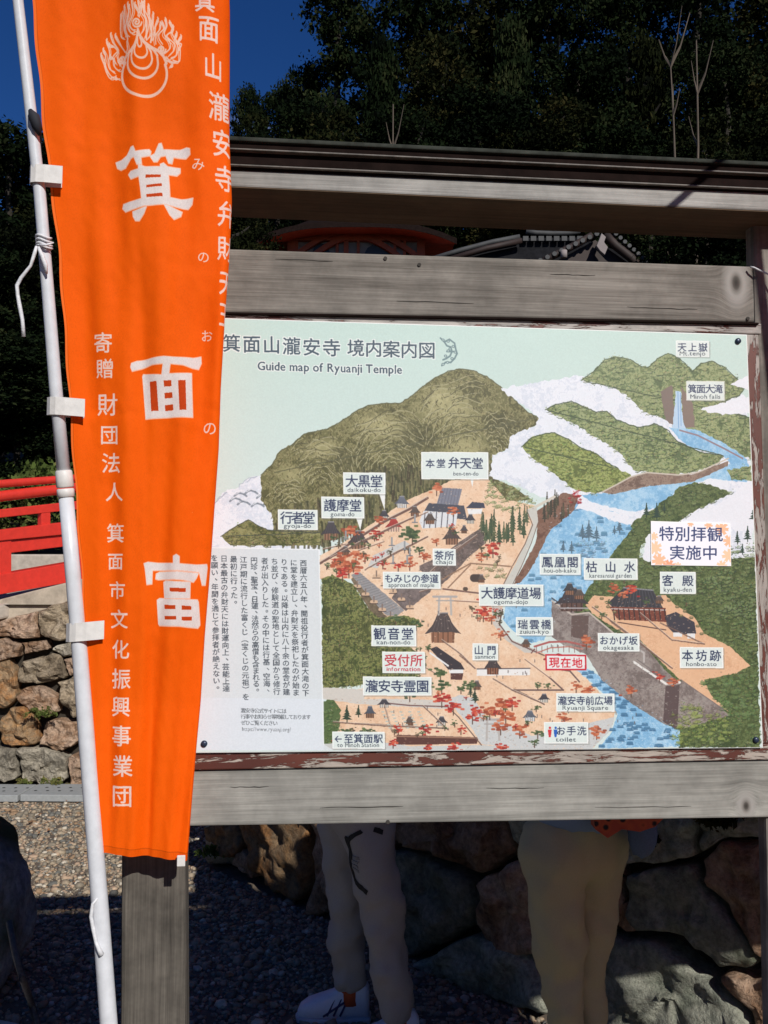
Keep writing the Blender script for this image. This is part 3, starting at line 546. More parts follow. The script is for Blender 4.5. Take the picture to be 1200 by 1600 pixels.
    for P in ([(515, 872), (560, 848), (610, 824), (650, 806)], [(570, 890), (620, 862), (668, 838)], [(660, 905), (700, 868), (745, 836)], [(690, 1000), (720, 1022), (742, 1044)], [(520, 1128), (600, 1134), (700, 1138)], [(600, 1100), (612, 1142)], [(660, 1102), (700, 1140)], [(925, 948), (985, 992), (1050, 1044)], [(1000, 958), (1050, 1000), (1100, 1006)], [(770, 1060), (800, 1078), (850, 1100)]): c.line(c.rough(P, .4, 5, 2)[:-6], 2.2, (118, 92, 82), .75); c.line([(x, y-1.6) for x, y in P], .9, (238, 222, 206), .7)
    # torii
    for x, y, w, h in ((695, 960, 26, 28), (770, 1156, 26, 32)):
        c.line([(x-w*.38, y), (x-w*.34, y-h)], 3.2, (186, 180, 176)); c.line([(x+w*.38, y), (x+w*.34, y-h)], 3.2, (186, 180, 176)); c.line([(x-w*.7, y-h), (x+w*.7, y-h)], 3.2, (176, 170, 168)); c.line([(x-w*.5, y-h*.78), (x+w*.5, y-h*.78)], 1.8, (170, 164, 162))
    # trees: maples and pines, people, lanterns
    def maple(x, y, s, cs):
        c.line([(x, y+s*1.1), (x, y)], 1.6, (92, 66, 56))
        for i in range(int(10+s)):
            c.blob(x+r.gauss(0, s*.5), y+r.gauss(0, s*.34), s*.28, s*.13, r.choice(cs), .9)
    RD = [(196, 62, 52), (170, 44, 44), (216, 96, 70), (150, 50, 44)]; OR = [(196, 104, 70), (176, 84, 56), (214, 128, 92), (150, 72, 52)]; GR = [(70, 90, 58), (92, 110, 70), (56, 74, 50)]
    for x, y, s, k2 in ((548, 828, 12, OR), (592, 812, 10, OR), (588, 834, 9, RD), (682, 762, 11, OR), (708, 796, 10, OR), (530, 876, 15, OR), (545, 885, 16, OR), (556, 868, 12, OR), (535, 895, 12, RD), (570, 870, 9, OR), (598, 880, 8, RD), (662, 868, 9, OR), (640, 880, 10, OR), (622, 884, 8, RD), (682, 845, 7, OR), (770, 858, 12, RD), (752, 868, 9, OR), (756, 945, 10, RD), (755, 958, 12, RD), (782, 990, 9, OR), (768, 965, 9, OR), (690, 1092, 12, RD), (708, 1104, 12, RD), (742, 1108, 10, RD), (738, 1120, 10, RD), (622, 1138, 9, RD), (664, 1138, 10, RD), (720, 1140, 7, RD), (765, 1110, 13, OR), (786, 1100, 14, OR), (790, 1118, 13, OR), (782, 1135, 12, OR), (812, 1140, 12, OR), (800, 1098, 11, RD), (784, 1168, 10, RD), (668, 1168, 8, RD), (710, 1168, 10, RD), (880, 1120, 10, OR), (932, 1142, 12, OR), (900, 1072, 9, OR), (920, 1078, 10, OR), (916, 1002, 12, OR), (985, 922, 10, RD), (958, 918, 10, OR), (972, 928, 8, OR), (986, 1078, 10, OR), (1030, 1055, 8, RD), (1052, 1064, 9, OR), (614, 1160, 8, RD)): maple(x, y, s, k2)
    for x, y, s in ((644, 836, 14), (640, 828, 12), (655, 858, 8), (618, 965, 9), (650, 975, 9), (640, 1085, 10), (735, 1070, 10), (720, 1075, 8), (688, 1050, 12), (690, 1070, 12), (574, 1142, 9), (540, 1142, 9), (840, 1070, 6), (856, 1070, 6), (800, 920, 8), (835, 1160, 7), (1072, 940, 6), (1010, 940, 6), (940, 960, 6), (950, 940, 5), (965, 985, 5), (975, 905, 6), (840, 1145, 8)): maple(x, y, s, GR)
    for i in range(80):
        x, y, sp_ = r.choice([(530, 880, 24), (600, 866, 40), (680, 832, 40), (760, 866, 24), (560, 846, 40), (790, 1110, 50), (720, 1085, 40), (560, 1150, 40), (660, 1140, 60), (760, 960, 26), (840, 1130, 40), (650, 1020, 20)]); maple(x+r.uniform(-sp_, sp_), y+r.uniform(-12, 12), r.uniform(3, 6), r.choice([RD, OR, GR, GR, [(96, 84, 62), (70, 66, 52)]]))
    for x, y, h in ((542, 1128, 26), (560, 1120, 18), (742, 1098, 22), (735, 1088, 16)): pine(x, y, h, (50, 66, 52), .4)
    for x, y in ((612, 852), (632, 858), (614, 880), (640, 868), (540, 842), (648, 816), (636, 880)): c.line([(x, y), (x, y-12)], 2.6, (150, 154, 158)); c.line([(x-4, y), (x+4, y)], 1.6, (120, 122, 128))
    for i in range(54):
        x, y = r.choice([(700, 960), (830, 1020), (620, 850), (800, 1060), (880, 1110), (950, 1120), (640, 1120), (780, 950)]); x += r.uniform(-45, 45); y += r.uniform(-16, 16); c.line([(x, y), (x, y+3.5)], 1.4, (100, 90, 90), .8)
    for i in range(5):
        for j in range(6): x = 598+i*14+j*2.2; y = 1112+j*5; c.blob(x, y, 2.5, 1, (190, 196, 186))
    # ---- text panel
    TP = [(320, 855), (498, 858), (506, 1163), (520, 1172), (309, 1172)]
    c.poly(TP, (222, 228, 232), 0); c.poly([(308, 1090), (506, 1092), (506, 1172), (308, 1172)], (228, 235, 244), 0, al=.7)
    c.line([(330, 855.5), (498, 858.5), (505.5, 1163)], 1.4, (245, 248, 250))
    cols = ['西暦六五八年、開祖役行者が箕面大滝の下', 'に堂を建立し、弁財天を祭祀したのが始ま', 'りである。以降は山内に八十余の堂舎が建', 'ち並び、修験道の聖地として全国から修行', '者が出入りした。その中には行基、空海、', '円珍、聖宝、日蓮、法然らの高僧も含まれる。', '江戸期に流行した富くじ(宝くじの元祖)を', '最初に行った。', '日本最古の弁財天には財運向上、芸能上達', 'を願い、年間を通じて参拝者が絶えない。']
    xt = [474, 459, 444, 429, 413.5, 397, 380.5, 365, 350, 335]
    for i, (s, x) in enumerate(zip(cols, xt)):
        n = len(s); y0 = 880-i*.9; st = (1083-880)/18.0; x1 = x+3.2
        for j, ch in enumerate(s):
            yy = y0+st*j*(18/20. if n > 20 else 1); xx = x+3.6*(yy-880)/205.; dx = 4 if ch in '、。' else 0
            if ch in '、。': c.gly(ch, xx+dx+2, yy-4, 12.5, 12.5, (70, 78, 86), .012)
            else: c.gly('︵' if ch == '(' else '︶' if ch == ')' else ch, xx, yy, 11.6, 11.0, (66, 74, 84), .012)
    for s, y, x1 in (('瀧安寺公式サイトには', 1110, 444), ('行事やお知らせ等掲載しております', 1119.5, 482), ('ぜひご覧ください', 1129, 430)): c.text(s, 380, y, x1, y+1, 8, (96, 102, 108), .01)
    c.latin('https://www.ryuanji.org/', 378, 1142, 455, 1143, 9, (110, 114, 120))
    # ---- label plates: (x0, y0, x1, y1, slope, text, size, latin, colour)
    nav = (52, 62, 92)
    PL = [(434, 796, 496, 828, 0, '行者堂', 19, 'gyoja-do', nav), (502, 776, 569, 810, 0, '護摩堂', 19, 'goma-do', nav), (536, 738, 602, 772, 0, '大黒堂', 19, 'daikoku-do', nav),
          (658, 706, 763, 749, 0, '本堂 弁天堂', 0, 'ben-ten-do', nav), (676, 857, 712, 884, 0, '茶所', 14, 'chajo', nav), (598, 893, 688, 920, 0, 'もみじの参道', 13.5, 'approach of maple', nav),
          (580, 977, 650, 1010, 0, '観音堂', 18.5, 'kan-non-do', nav), (597, 1018, 664, 1052, 0, '受付所', 18.5, 'information', (196, 60, 72)), (567, 1057, 674, 1087, 0, '瀧安寺霊園', 19, '', nav),
          (519, 1143, 601, 1170, 0, '←至箕面駅', 14, 'to Minoh Station', nav), (748, 913, 849, 947, 0, '大護摩道場', 18, 'ogoma-dojo', nav), (738, 1005, 778, 1032, 0, '山門', 14, 'sanmon', nav),
          (806, 964, 864, 993, 0, '瑞雲橋', 15, 'zuiun-kyo', nav), (843, 865, 907, 898, 0, '鳳凰閣', 17, 'hou-oh-kaku', nav), (912, 872, 996, 906, 0, '枯山水', 17, 'karesansui garden', nav),
          (1031, 893, 1087, 928, 0, '客殿', 17, 'kyaku-den', nav), (934, 989, 999, 1018, 0, 'おかげ坂', 13.5, 'okagesaka', nav), (1062, 1011, 1130, 1044, 0, '本坊跡', 17, 'honbo-ato', nav),
          (869, 1083, 960, 1112, 0, '瀧安寺前広場', 13.5, 'Ryuanji Square', nav), (850, 1128, 919, 1162, 0, '　お手洗', 14, 'toilet', nav), (1056, 532, 1108, 558, 0, '天上嶽', 13.5, 'Mt.tenjo', nav), (1072, 595, 1132, 626, 0, '箕面大滝', 13.5, 'Minoh falls', nav)]
    c.poly([(592, 770), (602, 770), (601, 797)], (244, 246, 244)); c.poly([(556, 808), (567, 808), (563, 828)], (244, 246, 244)); c.poly([(735, 748), (740, 748), (738, 762)], (244, 246, 244))
    for x0, y0, x1, y1, sl_, s, z, lt, col in PL:
        al = .8 if x0 > 1050 and y0 < 600 else 1
        d = -.004*(x0-600)*0
        c.poly([(x0+1.5, y0+1.5), (x1+2, y0+2), (x1+2, y1+2), (x0+1.5, y1+1.5)], (120, 122, 116), al=.4)
        c.poly([(x0, y0), (x1, y0+.6), (x1+.4, y1), (x0+.4, y1-.4)], (250, 252, 250), al=al); c.poly([(x0+1.6, y0+1.6), (x1-1.6, y0+2), (x1-1.4, y1-1.6), (x0+2, y1-1.8)], (228, 238, 234), al=al)
        h = y1-y0; cy = y0+h*(.40 if lt else .5); n = len(s)
        if z == 0:
            c.text('本堂', 672, 724, 689, 724, 15, col, .014); c.text('弁天堂', 709, 723, 746, 724, 19, col, .014); c.latin(lt, 708, 743, 748, 743, 9, (84, 92, 100), .01); continue
        pad = z*.72; c.text(s, x0+pad, cy, x1-pad, cy+.3, z*1.08, col, .014)
        if lt: w2 = min((x1-x0)*.8, len(lt)*5.4); cx = (x0+x1)/2; c.latin(lt, cx-w2/2, y1-h*.1, cx+w2/2, y1-h*.1, 9.5, (84, 92, 100) if col == nav else col, .01)
    # restroom figures, you-are-here plate
    for x, k2 in ((859, (214, 52, 60)), (868, (42, 96, 190))): c.blob(x, 1137, 1.9, 1.9, k2); c.poly([(x-3, 1140), (x+3, 1140), (x+2.4, 1146), (x+1.4, 1152), (x-1.4, 1152), (x-2.4, 1146)], k2)
    c.poly([(852, 1022), (916, 1023), (916.5, 1047.5), (852.5, 1047.5)], (206, 40, 56)); c.poly([(854.5, 1024.5), (913.5, 1025.5), (914, 1045), (855, 1045)], (240, 238, 238)); c.text('現在地', 866, 1035, 902, 1035.5, 17, (214, 36, 52), .016)
    # ---- heading
    for col, off in (((236, 243, 240), .06), ((66, 84, 98), .012)):
        c.text('箕面山瀧安寺', 362, 536, 518, 543.5, 29, col, off); c.text('境内案内図', 556, 543.5, 667, 547.5, 28, col, off)
        c.latin('Guide map of Ryuanji Temple', 402, 578, 629, 584, 19, col, off if off > .03 else .02)
    og = (112, 138, 142)
    for P in ([(688, 528), (694, 534), (702, 530), (710, 536), (712, 546), (714, 552), (710, 560), (704, 566), (696, 566), (690, 571)], [(694, 534), (698, 540), (704, 542), (706, 549), (703, 556), (697, 560), (692, 562)], [(698, 549), (704, 549), (710, 549)]):
        c.line(P, 2.6, og); 
    for x, y in ((692, 531), (700, 533), (708, 541), (711, 550), (706, 560), (699, 566), (692, 569), (700, 548), (696, 556), (703, 545)): c.blob(x, y, 2.6, 2.2, og); c.blob(x, y, 1.1, .9, (205, 222, 218))
    c.a = c.a*.95+.05*np.array((232, 228, 222), np.float32)/255.
    # slight print grain
    c.a *= (1+(n1-.5)*.035)[..., None]
    return c

# ================================================================ the orange banner print
VT, VB = -385.0, 1328.0
LX = [(-385, 8), (0, 48), (200, 66), (400, 90), (600, 106), (800, 120), (1000, 134), (1200, 142), (1347, 145)]
RX = [(-385, 345), (0, 358), (200, 357), (300, 361), (400, 357), (500, 350), (600, 344), (700, 340), (800, 333), (900, 326), (1000, 318), (1100, 312), (1200, 303), (1347, 290)]
def itp(T, v): return float(np.interp(v, [a for a, _ in T], [b for _, b in T]))
def tilt(v): return 24*max(0, (v-1150)/197.)**1.4 if v > 1150 else 0
SMAX = 1.28
def paint_banner():
    W, k = 840, 1.65; Hh = int((VB-VT)*k)
    def fn(x, y):
        a, b = itp(LX, y), itp(RX, y); s = (x-a)/(b-a); return (s/SMAX*W, (y-tilt(y)*s-VT)*k)
    c = Canvas(W, Hh, fn, (255, 98, 0), k*1.15)
    n1 = vnoise(Hh, W, 2.5, 11); n2 = vnoise(Hh, W, 60, 12)
    base = c.a.copy()
    PW = (236, 224, 220); ED = (255, 196, 172); OR = (206, 70, 20)
    def emb(P, o, s): return [(o[0]+x/s, o[1]+y/s) for x, y in P]
    E = lambda P: emb(P, (140, 0), 7.5)
    col = (255, 205, 184)
    # flaming jewel
    def arc(cx, cy, r, a0, a1, n=40, ry=None): return [(cx+r*math.cos(R(a0+(a1-a0)*i/n)), cy+(ry or r)*math.sin(R(a0+(a1-a0)*i/n))) for i in range(n+1)]
    def cm(P):
        if len(P) < 3: return P
        P = [P[0]]+list(P)+[P[-1]]; O = []
        for i in range(1, len(P)-2):
            for j in range(6):
                t = j/6; O.append(tuple(.5*((2*P[i][a])+(-P[i-1][a]+P[i+1][a])*t+(2*P[i-1][a]-5*P[i][a]+4*P[i+1][a]-P[i+2][a])*t*t+(-P[i-1][a]+3*P[i][a]-3*P[i+1][a]+P[i+2][a])*t**3) for a in (0, 1)))
        return O+[P[-2]]
    def L(P, w=2.2, w1=None): c.line(E(P if len(P) > 20 else cm(P)), w*1.35, col, .98, w1)
    L([(560, 365), (556, 420), (545, 480), (520, 540), (470, 600), (410, 650), (375, 720)]+arc(628, 865, 272, 212, 90, 30), 3.2)
    L([(560, 365), (580, 430), (640, 510), (720, 560), (800, 600), (860, 660), (895, 740)]+arc(628, 865, 272, -22, 90, 30), 3.2)
    L([(445, 640), (430, 720)]+arc(612, 740, 182, 180, 0, 30)+[(785, 650), (745, 590), (660, 530)], 2.8)
    L([(490, 600), (478, 660)]+arc(603, 690, 122, 180, 0, 26)+[(712, 610), (680, 560), (620, 500)], 2.4)
    L([(530, 545), (515, 590)]+arc(593, 612, 76, 180, 0, 20)+[(655, 540), (610, 470)], 2.2)
    L([(555, 470), (556, 530), (575, 562), (600, 545), (600, 500), (585, 460)], 2)
    for cx, cy, r0, d in ((545, 280, 62, 1), (350, 668, 50, -1), (838, 580, 50, 1)):
        L([(cx+d*r0*(1-i/26.)*math.cos(i*.5), cy+r0*(1-i/26.)*math.sin(i*.5)) for i in range(24)], 2)
    def flame(x, y, tx, ty, w, ph=0, d=1):
        P = []
        for i in range(15):
            f = i/14; wob = math.sin(f*7+ph)*w*(1-f*.85)*d
            P.append((x+(tx-x)*f**1.1+wob, y+(ty-y)*f))
        L(P, 2.1, 2.6)
    for i in range(7):      # centre
        if i % 3 == 1: flame(430-i*8, 500-i*20, 335+i*30, 130-i*16, 14, i*.5); flame(660+i*14, 470+i*8, 590+i*26, 10+i*26, 14, i*.4+1, -1)
    for P in ([(340, 140), (335, 300), (345, 400), (380, 430)], [(385, 60), (400, 200), (380, 300), (400, 380), (440, 420)], [(430, 40), (450, 150), (430, 260), (440, 340), (480, 400), (520, 400)], [(480, 0), (500, 140), (480, 220), (450, 290), (490, 360), (530, 370)], [(560, 20), (580, 130), (560, 200)], [(520, 60), (560, 150), (565, 210)],
              [(610, 40), (600, 160), (650, 240), (640, 340), (610, 400)], [(640, 20), (640, 130), (690, 240), (680, 360), (650, 450)], [(690, 70), (690, 180), (720, 280), (715, 400), (680, 460)], [(745, 160), (735, 280), (750, 400), (730, 480)],
              [(210, 350), (240, 450), (300, 540), (240, 620), (270, 700)], [(265, 360), (310, 460), (350, 520), (400, 600)], [(160, 420), (190, 520), (200, 600), (180, 680), (200, 760), (260, 800)], [(120, 530), (150, 600), (140, 700), (180, 800), (230, 860), (270, 860)], [(95, 590), (130, 700), (160, 800), (200, 870), (240, 870)], [(190, 470), (250, 500), (300, 560), (290, 620), (330, 740)], [(200, 610), (240, 640), (250, 720), (300, 780), (330, 780)], [(270, 860), (300, 890), (325, 890)], [(420, 480), (430, 560), (410, 620)],
              [(890, 220), (900, 300), (870, 400), (930, 480), (940, 560), (880, 620)], [(940, 250), (975, 340), (900, 420), (980, 500), (985, 580), (930, 650)], [(980, 300), (960, 380), (1010, 470), (1030, 560), (1010, 640), (950, 680)], [(1020, 370), (1000, 440), (1050, 520), (1055, 640), (1040, 710), (970, 700)], [(1070, 400), (1030, 480), (1070, 500), (1040, 580)], [(830, 270), (820, 340), (770, 420), (770, 520)], [(850, 260), (870, 330), (810, 400), (810, 460), (850, 520)], [(800, 220), (770, 300), (760, 400)], [(970, 740), (940, 785)], [(900, 680), (950, 720), (1010, 720)]):
        cxx = sum(p[0] for p in P)/len(P)
        L(P, 1.7, 1.9); dx_ = 17 if cxx < 580 else -17
        L([(x+dx_+5*math.sin(i*2.1), y+12+i*2) for i, (x, y) in enumerate(P)], 1.0, 1.3)
        L([(P[0][0]+dx_*.5, P[0][1]-14), (P[0][0]+dx_*.2, P[0][1]+30), (P[1][0], P[1][1])], 1.6, 2.6)
    def big(polys, holes, o, s, lines=()):
        for P in polys: c.poly(emb(P, o, s), ED, 0); c.line(emb(P+[P[0]], o, s), 2.4, ED)
        for P in polys: 
            cx = sum(p[0] for p in P)/len(P); cy = sum(p[1] for p in P)/len(P)
            c.poly(emb(P, o, s), PW, 0)
        for P in holes: c.poly(emb(P, o, s), OR, 0)
    big([[(70, 350), (150, 330), (220, 280), (270, 180), (300, 170), (330, 240), (500, 205), (522, 225), (515, 280), (400, 310), (410, 400), (350, 400), (310, 300), (270, 320), (200, 430), (140, 450), (90, 420)],
         [(515, 290), (570, 250), (620, 120), (650, 110), (675, 190), (880, 165), (960, 130), (1000, 140), (1005, 210), (950, 265), (800, 265), (780, 350), (740, 350), (705, 260), (640, 280), (600, 350), (560, 355)],
         [(240, 520), (270, 480), (370, 460), (370, 400), (450, 430), (640, 410), (640, 380), (680, 360), (730, 400), (880, 395), (880, 450), (840, 495), (740, 500), (760, 790), (900, 790), (1040, 760), (1030, 840), (980, 900), (700, 885), (440, 915), (200, 975), (160, 930), (170, 880), (410, 830), (375, 545), (270, 575)],
         [(295, 985), (470, 930), (440, 1010), (380, 1100), (330, 1095), (300, 1040)], [(690, 885), (905, 945), (890, 1000), (810, 1055), (760, 1010)]],
        [[(460, 528), (648, 512), (648, 545), (460, 568)], [(470, 658), (660, 625), (665, 660), (470, 688)], [(470, 775), (670, 745), (672, 790), (475, 810)]], (170, 210), 8.0)
    big([[(120, 300), (130, 250), (200, 215), (400, 175), (560, 150), (800, 150), (950, 145), (1050, 115), (1055, 200), (1020, 285), (940, 280), (820, 245), (650, 235), (630, 375), (930, 355), (945, 940), (700, 950), (315, 980), (270, 410), (280, 385), (535, 395), (555, 240), (400, 255), (250, 310), (140, 350)]],
        [[(370, 485), (465, 475), (490, 870), (390, 875)], [(560, 468), (665, 460), (665, 540), (568, 548)], [(570, 632), (675, 620), (680, 695), (575, 705)], [(575, 795), (685, 782), (690, 862), (580, 872)], [(755, 460), (855, 452), (865, 850), (775, 855)]], (190, 540), 8.571)
    big([[(555, 170), (600, 145), (645, 175), (645, 280), (900, 300), (1040, 290), (1050, 340), (1020, 590), (970, 590), (945, 470), (930, 400), (640, 372), (250, 375), (245, 570), (175, 580), (150, 350), (135, 280), (190, 260), (330, 275), (555, 275)],
         [(295, 500), (300, 430), (350, 405), (620, 395), (920, 420), (890, 490), (850, 545), (700, 510), (560, 500), (330, 510)], [(410, 550), (440, 530), (805, 548), (800, 780), (425, 780)], [(315, 810), (350, 785), (905, 805), (920, 840), (940, 1170), (910, 1215), (640, 1180), (350, 1175), (335, 1150)]],
        [[(505, 625), (740, 635), (735, 692), (505, 680)], [(425, 875), (590, 880), (590, 935), (430, 935)], [(680, 885), (820, 895), (820, 945), (680, 945)], [(430, 1035), (600, 1035), (600, 1085), (430, 1085)], [(680, 1045), (830, 1050), (825, 1105), (680, 1100)]], (210, 850), 9.231)
    tc_ = (250, 216, 205)
    for ch, x, y, z in [('寄', 160, 537, 31), ('贈', 163, 577, 30), ('財', 167, 633, 34), ('団', 170, 680, 30), ('法', 173, 724, 31), ('人', 178, 769, 29), ('箕', 180, 833, 29), ('面', 180, 877, 26), ('市', 183, 922, 27), ('文', 186, 967, 29), ('化', 188, 1014, 29), ('振', 189, 1060, 31), ('興', 189, 1103, 31), ('事', 190, 1148, 32), ('業', 192, 1195, 33), ('団', 191, 1242, 34)]:
        c.gly(ch, x, y, z*1.02, z*1.08, tc_, .012)
    for ch, x, y, z in [('み', 309, 252, 22), ('の', 317, 397, 20), ('お', 322, 520, 20), ('の', 327, 666, 24)]: c.gly(ch, x, y, z, z, tc_, .006)
    for ch, x, y, w, h in [('箕', 320, -3, 34, 38), ('面', 326, 40, 34, 44), ('山', 333, 98, 30, 44), ('瀧', 343, 158, 36, 46), ('安', 347, 214, 34, 46), ('寺', 351, 270, 34, 44), ('弁', 355, 326, 34, 44), ('財', 354, 381, 32, 42), ('天', 356, 436, 30, 42), ('王', 355, 486, 28, 42), ('箕', 300, 800, 1, 1)]: c.gly(ch, x, y, w, h, tc_, .014)
    for ch, x, y, z in [('寄', 140, -300, 30)]: pass
    # hem stitching and weave
    c.a *= (1+(n1-.5)*.07)[..., None]; c.a *= (1+(n2-.5)*.025)[..., None]
    c.a[:, :9] = np.array((255, 116, 40))/255.
    c.a[:, 9:11] *= .82
    c.a[-16:, :] *= .93; c.a[-18:-16] *= .8
    return c

# ================================================================ ground, terraces, hillside
m_soil = simple('gravel_soil', (.13, .10, .075), .95, nscale=9, nvar=.35, bump=.9, bdist=.012)
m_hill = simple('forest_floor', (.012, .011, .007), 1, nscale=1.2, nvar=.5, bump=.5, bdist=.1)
def gridmesh(name, xs, ys, zf, mat):
    V = [(x, y, zf(x, y)) for y in ys for x in xs]; n = len(xs)
    F = [(j*n+i, j*n+i+1, (j+1)*n+i+1, (j+1)*n+i) for j in range(len(ys)-1) for i in range(n-1)]
    return mob(name, V, F, mat, smooth=True)
def gz(x, y): return .012*mnoise.noise(Vector((x*1.7, y*1.7, 0)))
def spaced(a, b, near, far, n): return sorted(set([round(near+(far-near)*i/n, 4) for i in range(n+1)]+[a, a*.6, a*.3, b, b*.6, b*.3]))
ground = gridmesh('ground', spaced(-400, 400, -6, 6, 60), spaced(-60, 1200, -1, 9, 50), lambda x, y: gz(x, y) if abs(x) < 7 and -1 <= y < 9 else 0, m_soil)
tag(ground, kind='structure')
C0 = (-1.0, 5.27)                       # corner of the near wall
WALL = [(-60, 7.2), (-20, 7.2), (-6, 7.2), (-3.5, 7.22), (-1.08, 7.22), (-1.05, 6.2), C0, (.1, 4.09), (1.2, 2.9), (2.6, 1.42), (5, -1), (40, -22)]
def hz(x, y):
    b = 1.42+max(0, y-9.5)*.02+max(0, y-14)*.26+max(0, y-45)*.12
    if y > 11.5: b += mnoise.noise(Vector((x*.08, y*.08, 3)))*min(2.5, (y-11.5)*.12)
    return b
V = []; F = []; nv = 46
P_ = []
for i in range(len(WALL)-1):
    (a, b), (c_, d_) = WALL[i], WALL[i+1]; n = 3
    for j in range(n): P_.append((a+(c_-a)*j/n, b+(d_-b)*j/n))
P_.append(WALL[-1])
for (x, y) in P_:
    fx = x*1.0+(x*3 if abs(x) < 20 else x*2); fy = 190
    nx, ny = (0.1 if abs(y-7.2) > .1 and x > -1.2 else 0), .25
    for j in range(nv):
        f = j/(nv-1); f = f**2.2; X = x+nx*min(1, f*40)+(fx-x)*f; Y = y+ny*min(1, f*40)+(fy-y)*f
        V.append((X, Y, hz(X, Y)))
for i in range(len(P_)-1):
    for j in range(nv-1): F.append((i*nv+j, (i+1)*nv+j, (i+1)*nv+j+1, i*nv+j+1))
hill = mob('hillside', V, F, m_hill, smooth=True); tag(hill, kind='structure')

# pebbles
m_peb = []
for i, c_ in enumerate([(.33, .26, .18), (.21, .175, .13), (.40, .28, .19), (.5, .44, .35), (.13, .125, .11), (.28, .18, .105)]):
    m_peb.append(simple('pebble_%s' % 'abcdef'[i], c_, .8, nscale=60, nvar=.3, bump=.3, coord='Object'))
def pebbles():
    t = (1+5**.5)/2
    ico = np.array([(-1, t, 0), (1, t, 0), (-1, -t, 0), (1, -t, 0), (0, -1, t), (0, 1, t), (0, -1, -t), (0, 1, -t), (t, 0, -1), (t, 0, 1), (-t, 0, -1), (-t, 0, 1)])/1.9
    fc = np.array([(0, 11, 5), (0, 5, 1), (0, 1, 7), (0, 7, 10), (0, 10, 11), (1, 5, 9), (5, 11, 4), (11, 10, 2), (10, 7, 6), (7, 1, 8), (3, 9, 4), (3, 4, 2), (3, 2, 6), (3, 6, 8), (3, 8, 9), (4, 9, 5), (2, 4, 11), (6, 2, 10), (8, 6, 7), (9, 8, 1)])
    V = []; F = []; M = []; n = 0; k = 0
    while k < 42000:
        y = RNG.uniform(2.5, 7.15); x = RNG.uniform(-3.2, 1.6)
        if x > -1.0 and y > 5.27-1.075*(x+1.0)-.02: continue
        if x < -1.0 and 6.66 < y < 7.04 and RNG.random() < .97: continue
        s = min(RNG.gamma(1.7, .0034)+.0032, .028)
        d = ico*(RNG.uniform(.75, 1.25, (12, 1)))*s*np.array([RNG.uniform(.8, 1.5), RNG.uniform(.7, 1.1), RNG.uniform(.5, .8)])
        a = RNG.uniform(0, 6.28); ca, sa = math.cos(a), math.sin(a); d = d @ np.array([[ca, sa, 0], [-sa, ca, 0], [0, 0, 1]])
        V.append(d+np.array([x, y, s*.25+gz(x, y)])); F.append(fc+n); M += [int(RNG.choice(6, p=[.3, .24, .14, .08, .16, .08]))]*20; n += 12; k += 1
    V = np.concatenate(V); F = np.concatenate(F); me = bpy.data.meshes.new('gravel')
    me.vertices.add(len(V)); me.vertices.foreach_set('co', V.ravel()); me.loops.add(F.size); me.loops.foreach_set('vertex_index', F.ravel())
    me.polygons.add(len(F)); me.polygons.foreach_set('loop_start', np.arange(0, F.size, 3)); me.polygons.foreach_set('loop_total', np.full(len(F), 3))
    for m in m_peb: me.materials.append(m)
    me.polygons.foreach_set('material_index', np.array(M)); me.update(); me.validate()
    o = bpy.data.objects.new('gravel', me); COL.objects.link(o); tag(o, 'loose brown and grey gravel lying below the stone walls', 'gravel', kind='stuff')
pebbles()
def litter():
    V = []; F = []; r = random.Random(8); k = 0
    while k < 150:
        y = r.uniform(2.8, 7.1); x = r.uniform(-3, 1)
        if x > -1 and y > 5.2-1.075*(x+1): continue
        a = r.uniform(0, 6.28); s_ = r.uniform(.010, .022); ca, sa = math.cos(a), math.sin(a); n = len(V)
        for px, py, pz in ((-1, 0, .3), (-.2, -.5, 0), (.6, -.35, .1), (1.2, 0, .5), (.6, .35, .1), (-.2, .5, 0)): V.append((x+(px*ca-py*sa)*s_, y+(px*sa+py*ca)*s_, .026+pz*s_+gz(x, y)))
        F.append(tuple(range(n, n+6))); k += 1
    o = mob('fallen_leaves', V, F, simple('dry_leaf', (.26, .12, .05), .8, nscale=9, nvar=.6, bump=0)); tag(o, 'dry brown leaves scattered over the gravel', 'leaves', kind='stuff')
litter()

